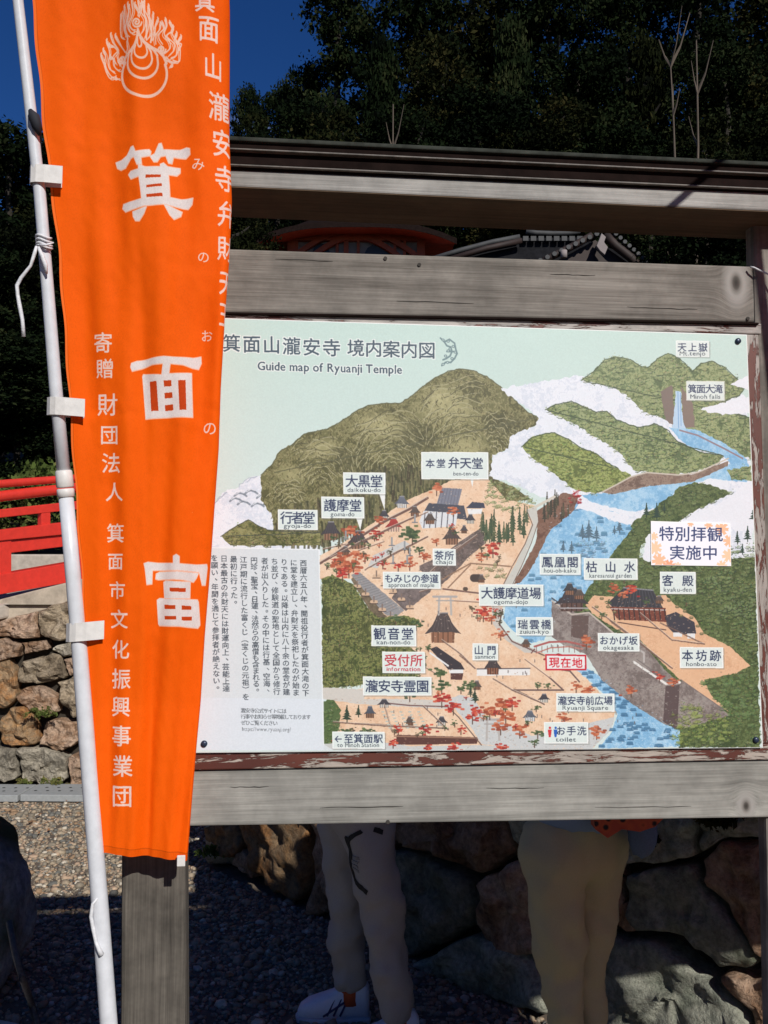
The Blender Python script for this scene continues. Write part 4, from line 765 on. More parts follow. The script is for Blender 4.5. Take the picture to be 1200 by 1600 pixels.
# ================================================================ stone walls
m_rock_gr = rock('rock_grey', [(.18, .155, .12), (.42, .37, .29), (.56, .50, .39)], 7)
m_rock_tan = rock('rock_tan', [(.16, .12, .08), (.40, .31, .21), (.54, .44, .32)], 7)
m_rock_br = rock('rock_rust', [(.09, .05, .032), (.29, .17, .10), (.44, .31, .22), (.22, .13, .09)], 6)
m_rock_or = rock('rock_orange', [(.13, .065, .035), (.40, .19, .07), (.32, .22, .13), (.50, .28, .12)], 5)
m_rock_gn = rock('rock_green', [(.10, .11, .085), (.22, .235, .18), (.36, .36, .29), (.15, .16, .13)], 5, moss=-1.0)
m_core = simple('wall_core', (.035, .028, .02), 1, nscale=14, nvar=.5, bump=.8, bdist=.02)
def stone(P3, nrm, depth, mat, parent, rnd, bulge=1.0, label=None, sub=30):
    """rounded stone from a wall-plane outline; nrm points out of the wall"""
    P3 = [np.array(p) for p in P3]; nrm = np.array(nrm, float); c = sum(P3)/len(P3)
    # resample
    ring = []
    per = [np.linalg.norm(P3[(i+1) % len(P3)]-P3[i]) for i in range(len(P3))]; tot = sum(per); n = sub
    for k in range(n):
        d = tot*k/n; i = 0
        while d > per[i]: d -= per[i]; i += 1
        ring.append(P3[i]+(P3[(i+1) % len(P3)]-P3[i])*d/per[i])
    sm = [(ring[k-1]+ring[k]*10+ring[(k+1) % n])/12 for k in range(n)]
    size = tot/4; V = []; F = []
    prof = [(1.0, -depth), (1.0, -.01), (.99, size*.07*bulge), (.965, size*.13*bulge), (.90, size*.165*bulge), (.76, size*.18*bulge), (.6, size*.185*bulge), (.44, size*.19*bulge), (.28, size*.19*bulge), (.14, size*.19*bulge)]
    seed = rnd.uniform(0, 99)
    for f, h in prof:
        for p in sm:
            q = c+(p-c)*f; nn = mnoise.noise(Vector(q*7/ max(.3, size*2))+Vector((seed, 0, 0)))
            g = mnoise.noise(Vector(q*22)+Vector((seed, 5, 0))); d1 = mnoise.voronoi(Vector(q*(3.2/max(.15, size)))+Vector((seed, 2, 0)))[0]; fac = min(1, d1[1]-d1[0])
            V.append(q+nrm*(h+(nn*size*.17+g*size*.055+(fac-.4)*size*.2)*(h > 0)*bulge)+(p-c)*((g*.07+nn*.12)*(h > -.02)))
    for a in range(len(prof)-1):
        for k in range(n): F.append((a*n+k, a*n+(k+1) % n, (a+1)*n+(k+1) % n, (a+1)*n+k))
    V.append(c+nrm*size*.2*bulge); F += [((len(prof)-1)*n+k, (len(prof)-1)*n+(k+1) % n, len(V)-1) for k in range(n)]
    o = mob('stone', V, F, mat, parent, smooth=True)
    bm = bmesh.new(); bm.from_mesh(o.data); bmesh.ops.recalc_face_normals(bm, faces=bm.faces); bm.to_mesh(o.data); bm.free()
    if label: o['label'] = label
    return o
def pip(P, x, y):
    ok = False; j = len(P)-1
    for i in range(len(P)):
        if (P[i][1] > y) != (P[j][1] > y) and x < (P[j][0]-P[i][0])*(y-P[i][1])/(P[j][1]-P[i][1])+P[i][0]: ok = not ok
        j = i
    return ok
def fill_wall(parent, a, b, z0, z1, nrm, mats, rnd, skip, size=.3, depth=.22):
    """irregular courses between plan points a and b; skip = traced polygons in wall coordinates"""
    a = np.array([a[0], a[1], 0.]); b = np.array([b[0], b[1], 0.]); Ln = np.linalg.norm(b-a); d = (b-a)/Ln
    rows = max(1, round((z1-z0)/size)); hh = (z1-z0)/rows
    for r_ in range(rows):
        x = -rnd.uniform(0, size); zb = z0+r_*hh
        while x < Ln:
            w_ = size*rnd.uniform(.8, 1.7); j = lambda s=.16: rnd.uniform(-s, s)*hh
            Q = [(x+.02, zb+.02), (x+w_/2+j(), zb+j(.1)+.01), (x+w_-.02, zb+.02+j(.1)), (x+w_-.01+j(.08), zb+hh*.5), (x+w_-.03, zb+hh-.02+j(.1)), (x+w_/2+j(), zb+hh-.01+j(.12)), (x+.02+j(.08), zb+hh-.02), (x+j(.08)+.01, zb+hh/2)]
            cx = x+w_/2; cz = zb+hh/2
            pts = Q+[(cx, cz)]
            if x >= -.05 and x+w_ <= Ln+.15 and not any(pip(S, px, pz) for S in skip for px, pz in pts):
                stone([a+d*px+np.array([0, 0, max(.0, pz)]) for px, pz in Q], nrm, depth, rnd.choice(mats), parent, rnd, 1.0, sub=20)
            x += w_
def wallcoords(P3, a, d): return [(float(np.dot(p-np.array([a[0], a[1], 0]), np.array([d[0], d[1], 0]))), float(p[2])) for p in P3]
rw = random.Random(21)
# --- far wall under the bridge
fw = empty('stone_wall', (-2.6, 7.2, 0)); tag(fw, 'far rough stone wall beneath the red bridge railing, brown and grey stones', 'stone wall')
FWP = (-3, 7.2); FD = (1, 0); nf = (0, -1, 0)
def fpx(P): return [onplane(u, v, FWP, FD) for u, v in P]
traced = [([(28, 1038), (60, 1026), (96, 1021), (105, 1058), (70, 1068), (32, 1066)], m_rock_tan), ([(-18, 1040), (14, 1030), (26, 1050), (28, 1090), (8, 1108), (-16, 1104)], m_rock_or),
          ([(30, 1076), (60, 1070), (92, 1088), (92, 1112), (66, 1120), (34, 1102)], m_rock_br), ([(92, 1066), (122, 1056), (146, 1068), (142, 1112), (116, 1120), (96, 1100)], m_rock_tan),
          ([(2, 1120), (20, 1104), (42, 1106), (60, 1134), (62, 1160), (32, 1166), (0, 1160)], m_rock_or), ([(66, 1136), (84, 1122), (126, 1130), (130, 1150), (112, 1168), (88, 1176), (66, 1160)], m_rock_br),
          ([(-30, 1166), (26, 1168), (30, 1216), (-28, 1222)], m_rock_gr), ([(30, 1168), (66, 1164), (104, 1182), (106, 1218), (70, 1226), (32, 1218)], m_rock_gr), ([(106, 1184), (128, 1172), (150, 1180), (150, 1230), (112, 1228)], m_rock_br),
          ([(80, 1012), (112, 1002), (146, 1000), (146, 1020), (100, 1026)], m_rock_gr), ([(100, 1030), (130, 1024), (148, 1026), (148, 1054), (108, 1056)], m_rock_br), ([(-26, 1002), (10, 996), (36, 1006), (30, 1024), (-4, 1036), (-26, 1030)], m_rock_br),
          ([(36, 1004), (74, 1000), (78, 1014), (40, 1022)], m_rock_br), ([(-12, 976), (30, 962), (58, 955), (62, 996), (30, 998), (-20, 992)], m_rock_br), ([(60, 954), (100, 940), (148, 930), (150, 992), (96, 1000), (64, 996)], m_rock_tan),
          ([(132, 1122), (152, 1116), (156, 1166), (134, 1164)], m_rock_br)]
sk = []
for P, m in traced:
    Q = fpx(P); Q = [np.array([q[0], q[1], max(q[2], .0)]) for q in Q]; sk.append(wallcoords(Q, (-7, 7.2), (1, 0))); stone(Q, nf, .25, m, fw, rw).data.polygons.foreach_set('use_smooth', [False]*(9*30+30))
fill_wall(fw, (-7, 7.2), (-.9, 7.2), 0, 1.5, nf, [m_rock_gr, m_rock_br, m_rock_gr, m_rock_or], rw, sk, .27)
MB().box((-1.4-.0, .24, .71), (10.6-2.4, .3, 1.42)).build('wall_core', m_core, fw)
for o in [c for c in COL.objects if c.parent == fw and c.name.startswith('stone')]: o.location = (2.6, -7.2, 0)
cop = MB(); cq = [onplane(u, v, (-3, 7.26), FD) for u, v in ((-60, 952), (60, 921), (150, 899), (330, 880), (330, 905), (150, 934), (60, 956), (-60, 988))]
o = cop.prism(cq, (0, 1.1, 0)).build('stone_coping', simple('pale_earth', (.42, .35, .27), .95, nscale=9, nvar=.3, bump=.6, bdist=.01), bevel=.01); tag(o, 'pale dusty coping strip on top of the far stone wall, under the bridge railing', 'coping')
# --- near wall behind the sign
nw = empty('stone_wall', (C0[0], C0[1], 0)); tag(nw, 'near wall of big rusty and mossy boulders running behind the notice board', 'stone wall')
dn = np.array([.6817, -.7316, 0]); nn_ = np.array([-.7316, -.6817, 0]); NWP = (C0[0], C0[1])
def npx(P): return [onplane(u, v, NWP, dn) for u, v in P]
T = [([(316, 1292), (344, 1284), (372, 1288), (380, 1320), (364, 1344), (338, 1330)], m_rock_or, None), ([(362, 1348), (378, 1326), (398, 1352), (396, 1372), (380, 1362)], m_rock_br, None),
     ([(376, 1262), (430, 1255), (486, 1262), (490, 1340), (486, 1392), (458, 1406), (420, 1384), (396, 1350), (382, 1312)], m_rock_or, 'tall orange-brown boulder at the corner of the wall'),
     ([(492, 1258), (606, 1258), (606, 1330), (560, 1350), (540, 1440), (496, 1420)], m_rock_br, None), ([(612, 1262), (800, 1255), (804, 1334), (748, 1370), (664, 1326), (612, 1318)], m_rock_br, None),
     ([(612, 1330), (662, 1336), (740, 1380), (738, 1448), (640, 1506), (614, 1480), (560, 1450), (566, 1360)], m_rock_gn, None), ([(752, 1380), (812, 1342), (880, 1350), (884, 1480), (766, 1502), (746, 1450)], m_rock_br, None),
     ([(560, 1462), (634, 1514), (640, 1530), (560, 1520), (500, 1440)], m_rock_gn, None), ([(650, 1510), (742, 1460), (850, 1500), (870, 1580), (760, 1576), (660, 1552)], m_rock_gn, None),
     ([(800, 1262), (960, 1255), (955, 1345), (890, 1345), (812, 1332)], m_rock_gn, None), ([(890, 1354), (955, 1352), (978, 1405), (968, 1440), (940, 1450), (890, 1480)], m_rock_br, None),
     ([(984, 1402), (992, 1366), (1040, 1354), (1086, 1350), (1096, 1386), (1130, 1424), (1176, 1474), (1190, 1502), (1176, 1520), (1130, 1508), (1072, 1464), (1030, 1452), (996, 1452)], m_rock_gn, 'large flat green-grey boulder, tilted to the right'),
     ([(1098, 1342), (1132, 1318), (1190, 1316), (1200, 1400), (1194, 1492), (1156, 1440), (1106, 1382)], m_rock_br, 'rusty brown boulder beside the right-hand post'), ([(970, 1412), (982, 1410), (993, 1454), (978, 1456), (964, 1442)], m_rock_br, None),
     ([(945, 1452), (976, 1466), (1030, 1474), (1078, 1512), (1120, 1536), (1152, 1566), (1180, 1620), (1186, 1700), (940, 1700), (930, 1560)], m_rock_gn, 'big pale sunlit boulder low at the right'),
     ([(962, 1262), (1088, 1258), (1086, 1336), (1040, 1346), (964, 1350)], m_rock_gn, None), ([(1094, 1258), (1200, 1258), (1200, 1308), (1130, 1310), (1094, 1334)], m_rock_gn, None),
     ([(1126, 1520), (1180, 1530), (1230, 1520), (1250, 1640), (1196, 1690), (1176, 1580)], m_rock_br, None), ([(1206, 1350), (1300, 1340), (1320, 1500), (1220, 1510), (1204, 1480)], m_rock_gn, None)]
sk = []
for P, m, lb in T:
    Q = npx(P); Q = [np.array([q[0], q[1], max(q[2], -.02)]) for q in Q]; sk.append(wallcoords(Q, C0, dn)); stone(Q, nn_, .3, m, nw, rw, .62, lb, 44)
fill_wall(nw, C0, (2.6, 1.41), 0, 1.48, nn_, [m_rock_gn, m_rock_br, m_rock_gn], rw, sk, .36, .25)
fill_wall(nw, (-1.05, 7.2), (-.98, 5.3), 0, 1.45, (-1, -.03, 0), [m_rock_br, m_rock_gr, m_rock_or], rw, [], .3)
for o in [c for c in COL.objects if c.parent == nw]: o.location = (-C0[0], -C0[1], 0)
k = MB(); n_ = -nn_*.1
a_ = np.array([0, 0, 0])+n_; b_ = dn*5.6+n_
k.prism([a_, b_, b_+np.array([0, 0, 1.44]), a_+np.array([0, 0, 1.44])], n_*2.5)
k.prism([np.array([-.05, 1.95, 0])+n_, a_, a_+np.array([0, 0, 1.44]), np.array([-.05, 1.95, 1.44])+n_], np.array([.25, 0, 0]))
k.build('wall_core', m_core, nw)

# drain covers along the foot of the far wall
m_conc = simple('drain_concrete', (.30, .31, .31), .9, nscale=40, nvar=.12, bump=.3)
m_dark = simple('dark_hole', (.015, .015, .016), 1, bump=0)
for i in range(4):
    dr = empty('drain_cover', (-3.95+i*.86, 6.84, .0)); dr.rotation_euler.z = R(-1.5)
    dr.location.z = .012
    tag(dr, ['grey perforated drain cover at the wall foot, %s' % s for s in ('just outside the left edge', 'at the left edge', 'left of the white pole', 'hidden behind the banner')][i], 'drain cover', 'drain covers along the wall foot')
    MB().box((0, 0, .02), (.85, .34, .05)).build('slab', m_conc, dr, bevel=.006)
    h = MB()
    for a in range(9):
        for b in range(2):
            x = -.36+a*.09+(b*.045); y = -.05+b*.1; h.add([(x+.013*math.cos(t), y+.013*math.sin(t), .0465) for t in [j*math.pi/3 for j in range(6)]], [(0, 1, 2, 3, 4, 5)])
    h.build('drain_hole', m_dark, dr)['kind'] = 'stuff'

# ================================================================ bridge railing and kerb
m_red = simple('vermilion_paint', (.62, .035, .02), .42, nscale=18, nvar=.12, bump=.12)
m_kerb = simple('pale_concrete', (.42, .36, .30), .9, nscale=14, nvar=.2, bump=.4)
RP = np.array([-3.17, 7.4]); RD = np.array([.58, .815])
def rpx(u, v, off=0.0): return onplane(u, v, RP, RD, off)
rb = empty('bridge_railing', (RP[0], RP[1], 1.4)); tag(rb, 'bright vermilion red wooden railing of an arched bridge', 'railing')
rn = np.array([RD[1], -RD[0], 0]); 
U0, U1 = -150, 330
def lin(v0, v92, u): return v0+(v92-v0)*u/92.
def rloc(p): return (p[0]-RP[0], p[1]-RP[1], p[2]-1.4)
def rtube(name, v0, v92, rad): MB().tube([rloc(rpx(u, lin(v0, v92, u))) for u in (U0, -60, 0, 60, 130, 230, U1)], rad, 14).build(name, m_red, rb, True)
rtube('top_rail', 756, 749, .033); rtube('middle_rail', 775.5, 765, .045)
def rboard(name, t0, t92, b0, b92, th, off=0.0, u0=U0, u1=U1):
    us = np.linspace(u0, u1, 8); k = MB()
    f = [rpx(u, lin(t0, t92, u), off) for u in us]+[rpx(u, lin(b0, b92, u), off) for u in us[::-1]]
    return k.prism([rloc(p) for p in f], -rn*th).build(name, m_red, rb, bevel=.006)
rboard('rail_board', 796, 786, 809, 799, .07); rboard('rail_board', 828, 817, 845, 836, .12, .02); rboard('rail_board', 845.5, 836.5, 866, 855, .06, -.01); rboard('base_beam', 898, 882, 929, 913, .16, .03)
for u, w_ in ((-95, 14), (65, 14), (225, 14)):
    MB().prism([rloc(rpx(u, lin(806, 795, u), -.005)), rloc(rpx(u+w_, lin(806, 795, u+w_), -.005)), rloc(rpx(u+w_, lin(830, 819, u+w_), -.005)), rloc(rpx(u, lin(830, 819, u), -.005))], -rn*.06).build('strut', m_red, rb, bevel=.004)
for u, w_ in ((-2, 20), (122, 16), (-140, 16), (245, 16)):
    MB().prism([rloc(rpx(u, lin(843, 834, u), .0)), rloc(rpx(u+w_, lin(843, 834, u+w_), .0)), rloc(rpx(u+w_, lin(900, 884, u+w_), .0)), rloc(rpx(u, lin(900, 884, u), .0))], -rn*.09).build('post', m_red, rb, bevel=.004)
kb = MB(); a = atd(-260, 866, 10.2); b = atd(420, 866, 11.2); c_ = atd(420, 893, 11.2); d_ = atd(-260, 893, 10.2); c_[2] = 1.2; d_[2] = 1.2; c_[0] = b[0]; d_[0] = a[0]
o = kb.prism([a, b, c_, d_], (0, .6, 0)).build('stone_kerb', m_kerb, bevel=.02); tag(o, 'pale stone kerb of the path seen between the red railing boards', 'kerb')
dk = MB(); a = [rpx(-170, lin(936, 918, -170), -.15), rpx(330, lin(936, 918, 330), -.15)]; 
top = [a[0]+rn*.4, a[1]+rn*.2, a[1]-rn*1.2, a[0]-rn*1.2]; top = [np.array([p[0], p[1], a[0][2] if i in (0, 3) else a[1][2]]) for i, p in enumerate(top)]
o = dk.prism(top, (0, 0, -.12)).build('bridge_deck', m_kerb, bevel=.02); tag(o, kind='structure')

# ================================================================ the notice board
sg = empty('notice_board', (P0[0], P0[1], 0), YAW); tag(sg, 'roofed wooden notice board carrying an illustrated temple guide map', 'notice board')
x_l = sl(240, 1400)[0]; x_r = sl(1230, 1200)[0]
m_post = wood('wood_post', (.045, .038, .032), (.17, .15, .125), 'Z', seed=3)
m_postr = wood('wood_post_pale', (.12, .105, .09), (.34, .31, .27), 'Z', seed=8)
k1 = sl(1152, 441); k2 = sl(1163, 1258)
m_beam1 = wood('wood_upper_board', (.10, .085, .072), (.33, .30, .265), 'X', knots=[(k1[0], k1[2], .015, .028)], seed=1, dirt=.35)
m_beam2 = wood('wood_lower_beam', (.15, .145, .13), (.40, .385, .35), 'X', knots=[(k2[0], k2[2], .011, .016)], seed=5, dirt=.3)
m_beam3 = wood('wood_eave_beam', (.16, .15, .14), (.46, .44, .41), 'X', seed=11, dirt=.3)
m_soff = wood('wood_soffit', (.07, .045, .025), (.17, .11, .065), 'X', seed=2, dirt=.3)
m_roofd = simple('dark_roof_metal', (.012, .007, .006), .85, nscale=25, nvar=.4, bump=.3, spec=.05)
m_lip = simple('worn_roof_edge', (.13, .115, .10), .6, nscale=35, nvar=.5, bump=.3)
m_cap = simple('green_black_cap', (.035, .038, .032), .85, nscale=30, nvar=.5, bump=.3, spec=.1)
def board_px(name, Q, y, th, mat, bevel=.002, parent=sg):
    return MB().prism([sl(u, v, y) for u, v in Q], (0, th, 0)).build(name, mat, parent, bevel=bevel)
def pl(P0_, P1_, u): return P0_[1]+(P1_[1]-P0_[1])*(u-P0_[0])/(P1_[0]-P0_[0])
# posts (continue to the ground and up into the roof)
def post(name, uA0, uA1, uB0, uB1, vA, vB, y, th, mat):
    a0, a1, b0, b1 = sl(uA0, vA, y), sl(uA1, vA, y), sl(uB0, vB, y), sl(uB1, vB, y)
    def ext(p, q, z): f = (z-p[2])/(q[2]-p[2]); return (p[0]+(q[0]-p[0])*f, y, z)
    zt = sl(600, 300, y)[2]
    return MB().prism([ext(a0, b0, zt), ext(a1, b1, zt), ext(a1, b1, -.1), ext(a0, b0, -.1)], (0, th, 0)).build(name, mat, sg, bevel=.007)
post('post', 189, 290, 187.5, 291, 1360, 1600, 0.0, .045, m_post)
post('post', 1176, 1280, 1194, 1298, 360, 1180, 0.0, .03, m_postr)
board_px('upper_board', [(250, 385), (1176.5, 416), (1183, 503), (250, 486)], 0.004, .035, m_beam1, .003)
board_px('lower_beam', [(297, 1204), (1290, 1183), (1290, 1276), (293, 1291)], -0.006-.0, .04, m_beam2, .003)
# peeling red frame round the map
board_px('frame_top', [(270, 487.5), (1190, 505.5), (1190, 522), (270, 500)], -.012, .03, peeling('peeling_top', 'X', .95, 1, (.4, .36, .33)), .002)
board_px('frame_bottom', [(285, 1172), (1215, 1162), (1215, 1187), (285, 1204)], -.012, .024, peeling('peeling_bottom', 'X', .3, 4), .002)
board_px('frame_side', [(1163, 522.3), (1185.5, 522.6), (1208, 1161.6), (1186, 1162)], -.011, .022, peeling('peeling_side', 'Z', .2, 9, (.34, .3, .27)), .002)
board_px('backing_panel', [(262, 500.5), (1163.5, 523), (1186, 1162), (272, 1172)], .012, .012, m_post, 0)
m_crack = simple('deep_crack', (.045, .04, .035), 1, bump=0)
rc_ = random.Random(4)
for u0, v0, L_, y_, pa_ in ((430, 405, 90, .004, 0), (620, 470, 120, .004, 0), (860, 428, 70, .004, 0), (980, 480, 110, .004, 0), (500, 1262, 130, -.006, 0), (760, 1232, 90, -.006, 0), (930, 1262, 150, -.006, 0), (360, 1230, 60, -.006, 0)):
    sl_u = (.031 if y_ > 0 else -.013); P_c = [sl(u0+i*L_/8, v0+i*L_/8*sl_u+rc_.uniform(-.7, .7), y_-.0004) for i in range(9)]
    MB().tube(P_c, [.0002]+[.0004+.0004*rc_.random() for _ in range(7)]+[.0002], 4).build('crack', m_crack, sg)
for u_, v_, y_ in ((602, 404, .004), (655, 414, .004), (606, 1284, -.006), (1168, 498, .004)):
    x_, _, z_ = sl(u_, v_, y_); MB().tube([(x_, y_+.001, z_), (x_, y_-.002, z_)], .0032, 8).build('nail', m_crack, sg)
# thin ledge strip above the frame
board_px('ledge', [(270, 485.5), (1186, 503.8), (1186, 507), (270, 489)], -.018, .02, m_roofd, .001)
# eave beam, soffit and stepped roof edge
X0, X1 = 125, 1300
def band(name, vl, vr, vl2, vr2, y, th, mat, bevel=.002):
    """horizontal band given by its top and bottom edges at u=360 and u=1165"""
    def ln(a, b, u): return a+(b-a)*(u-360)/805.
    return board_px(name, [(X0, ln(vl, vr, X0)), (X1, ln(vl, vr, X1)), (X1, ln(vl2, vr2, X1)), (X0, ln(vl2, vr2, X0))], y, th, mat, bevel)
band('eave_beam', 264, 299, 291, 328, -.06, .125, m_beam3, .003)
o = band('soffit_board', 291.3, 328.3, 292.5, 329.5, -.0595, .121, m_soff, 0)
band('eave_moulding', 233, 273, 256.5, 293, -.066, .08, m_roofd); band('eave_lip', 255.5, 292, 258, 294.5, -.069, .012, m_lip, .001)
band('eave_moulding', 258, 294.5, 264.5, 299.5, -.063, .08, m_roofd)
band('eave_moulding', 219, 256, 232.5, 270.5, -.072, .08, m_roofd); band('eave_lip', 230.5, 268, 233, 270.5, -.076, .012, m_lip, .001)
band('roof_edge', 212, 250.5, 219, 257, -.078, .08, m_cap, .002)
# low gabled roof sheet behind the edge
qa, qb = sl(X0, pl((360, 213), (1165, 251), X0), -.076), sl(X1, pl((360, 213), (1165, 251), X1), -.076)
rf = MB(); rf.add([(qa[0], -.076, qa[2]), (qb[0], -.076, qb[2]), (qb[0], .02, qb[2]+.018), (qa[0], .02, qa[2]+.018), (qa[0], .05, qa[2]), (qb[0], .05, qb[2]), (qa[0], .05, qa[2]-.04), (qb[0], .05, qb[2]-.04), (qa[0], -.07, qa[2]-.006), (qb[0], -.07, qb[2]-.006)],
       [(0, 1, 2, 3), (3, 2, 5, 4), (4, 5, 7, 6), (0, 3, 4, 6, 8), (1, 9, 7, 5, 2), (6, 7, 9, 8), (8, 9, 1, 0)])
rf.build('roof', m_cap, sg)
# --- the printed map panel
c = paint_map(); im = c.image('guide_map_print')
mp_m, t, p, L = newmat('map_print'); ti = N(t, 'ShaderNodeTexImage', image=im, interpolation='Cubic', extension='EXTEND')
mul = N(t, 'ShaderNodeMix', data_type='RGBA', blend_type='MULTIPLY'); mul.inputs['Factor'].default_value = 1; mul.inputs['B'].default_value = (.86, .86, .86, 1)
L(ti.outputs['Color'], mul.inputs['A']); L(mul.outputs['Result'], p.inputs['Base Color']); p.inputs['Roughness'].default_value = .45; p.inputs['Specular IOR Level'].default_value = .35
nzz = N(t, 'ShaderNodeTexNoise', i_Scale=9, i_Detail=2); tcc = N(t, 'ShaderNodeTexCoord'); L(tcc.outputs['Object'], nzz.inputs['Vector']); bb = N(t, 'ShaderNodeBump', i_Strength=.15, i_Distance=.004); L(nzz.outputs['Fac'], bb.inputs['Height']); L(bb.outputs[0], p.inputs['Normal'])
m_white = simple('white_panel_edge', (.78, .78, .76), .5, bump=0, nvar=.03)
Hi = homog([(0, 0), (1, 0), (1, 1), (0, 1)], BQ); nx_, ny_ = 24, 18; V = []; uv = []
for j in range(ny_+1):
    for i in range(nx_+1):
        a, b = i/nx_, j/ny_; q = Hi @ np.array([a, b, 1]); V.append(sl(q[0]/q[2], q[1]/q[2], -.0185)); uv.append((a, 1-b))
F = [(j*(nx_+1)+i, (j+1)*(nx_+1)+i, (j+1)*(nx_+1)+i+1, j*(nx_+1)+i+1) for j in range(ny_) for i in range(nx_)]
mpan = mob('map_panel', V, F, mp_m, sg); ul = mpan.data.uv_layers.new(name='UVMap')
for l in mpan.data.loops: ul.data[l.index].uv = uv[l.vertex_index]
board_px('panel_edge', [(BQ[0][0]-.6, BQ[0][1]-1.2), (BQ[1][0]+1, BQ[1][1]-1.2), (BQ[2][0]+1, BQ[2][1]+.8), (BQ[3][0]-.6, BQ[3][1]+.8)], -.018, .0055, m_white, 0)
m_screw = simple('dark_screw', (.03, .045, .08), .35, metal=.3, bump=0)
for u, v in ((1153, 533), (319, 1162), (1181, 1156), (312, 510)):
    x, y, z = sl(u, v, -.019); k = MB(); n = 14
    k.add([(x+.0052*r_*math.cos(2*math.pi*i/n), -.019-h_, z+.0052*r_*math.sin(2*math.pi*i/n)) for r_, h_ in ((1, 0), (.95, .0022), (.5, .0034)) for i in range(n)]+[(x, -.0227, z)],
          [(a*n+i, a*n+(i+1) % n, (a+1)*n+(i+1) % n, (a+1)*n+i) for a in range(2) for i in range(n)]+[(2*n+i, 2*n+(i+1) % n, 3*n) for i in range(n)])
    k.build('screw', m_screw, sg, True)
# the notice stuck onto the map, with maple leaf corners
def paint_sticker():
    k = 3.0; Q = [(1017, 814), (1141, 818), (1142.5, 884.5), (1017.5, 883)]; W, Hh = 376, 204
    Hm = homog(Q, [(0, 0), (W, 0), (W, Hh), (0, Hh)])
    def fn(x, y):
        d = Hm[2, 0]*x+Hm[2, 1]*y+1; return ((Hm[0, 0]*x+Hm[0, 1]*y+Hm[0, 2])/d, (Hm[1, 0]*x+Hm[1, 1]*y+Hm[1, 2])/d)
    c = Canvas(W, Hh, fn, (238, 238, 246), k); r = random.Random(3)
    def leaf(x, y, s, col):
        P = []; a0 = r.uniform(0, 6.28)
        for i in range(28):
            a = a0+i*2*math.pi/28; lob = (.55+.45*abs(math.cos(a*3.5-a0*3.5)))*(1 if i % 2 else .78); P.append((x+s*lob*math.cos(a), y+s*lob*math.sin(a)))
        c.poly(P, col)
    for x, y, s in ((1128, 826, 13), (1140, 845, 12), (1139, 868, 13), (1024, 856, 13), (1030, 876, 14), (1046, 884, 12), (1108, 820, 8), (1022, 838, 8), (1060, 884, 7), (1128, 884, 10), (1080, 818, 6)): leaf(x, y, s, r.choice([(244, 170, 120), (236, 140, 92), (248, 190, 142)]))
    c.a = c.a*.75+.25*np.array((244, 238, 240))/255.
    for i, ch in enumerate('特別拝観'): c.gly(ch, 1042+i*25.3, 833.5+i*.4, 25, 24, (58, 70, 112), .012)
    for i, ch in enumerate('実施中'): c.gly(ch, 1059+i*25.5, 863+i*.3, 25, 24, (58, 70, 112), .012)
    for a, b in (((1017, 814), (1141, 818)), ((1017, 814), (1017.5, 883)), ((1141, 818), (1142.5, 884)), ((1017.5, 883), (1142, 884.5))): c.line([a, b], 1.6, (250, 248, 246))
    return c, Q
cs, Q = paint_sticker(); ims = cs.image('special_opening_print')
m2, t, p, L = newmat('sticker_print'); ti = N(t, 'ShaderNodeTexImage', image=ims, interpolation='Cubic', extension='EXTEND'); L(ti.outputs['Color'], p.inputs['Base Color']); p.inputs['Roughness'].default_value = .4
V = [sl(u, v, -.0199) for u, v in Q]; V += [(a, -.0187, c_) for a, b, c_ in V]
st = mob('stuck_on_notice', V, [(3, 2, 1, 0), (0, 1, 5, 4), (1, 2, 6, 5), (2, 3, 7, 6), (3, 0, 4, 7)], m2, sg); ul = st.data.uv_layers.new(name='UVMap'); uvs = {0: (0, 1), 1: (1, 1), 2: (1, 0), 3: (0, 0)}
for l in st.data.loops: ul.data[l.index].uv = uvs[l.vertex_index % 4]
st['label'] = 'white notice with orange maple leaf corners reading 特別拝観 実施中'

# ================================================================ banner and its pole
def by(v): return -.075-.10*max(0, (1100-v))/1100.-.03*max(0, (200-v))/600.
bn_o = empty('banner_flag', (P0[0], P0[1], 0), YAW)
V = []; uv = []; nr, nc = 260, 96; vs = np.linspace(VT, VB, nr); rad = .011
def wavef(s, v, U=0):
    a = 0.0095*math.sin(6.28*(1.05*s+.02+v*.00035))*(.6+.4*math.sin(v*.004+1))
    a += .007*math.exp(-((s-.25-(v+40)*.0016)/.24)**2)*max(0, 1-abs(v-120)/330)
    a += .0034*math.sin(6.28*(2.7*s+.3-v*.0006)+1.2*math.sin(v*.006))
    a += .0016*math.sin(6.28*(5.3*s+v*.0011))
    a += .0016*mnoise.noise(Vector((s*7, v*.012, 0)))*.6+.0026*mnoise.noise(Vector((s*2.2, v*.008, 4)))+.0007*mnoise.noise(Vector((s*22, v*.06, 9)))
    # creases where the cloth has been folded
    for cv, am, w_ in ((640, .0011, 5), (655, -.0009, 4), (982, .0008, 4), (410, .0007, 4), (232, .0010, 5), (1010, .0006, 4)):
        a += am*math.exp(-((v-cv-8*math.sin(s*7+cv))/w_)**2)*(.5+.5*math.sin(s*8+cv))
    a += .005*math.exp(-((s-.46-.00012*(v-300))/.035)**2)*.35
    return a*(.35+.65*min(1, s*6))
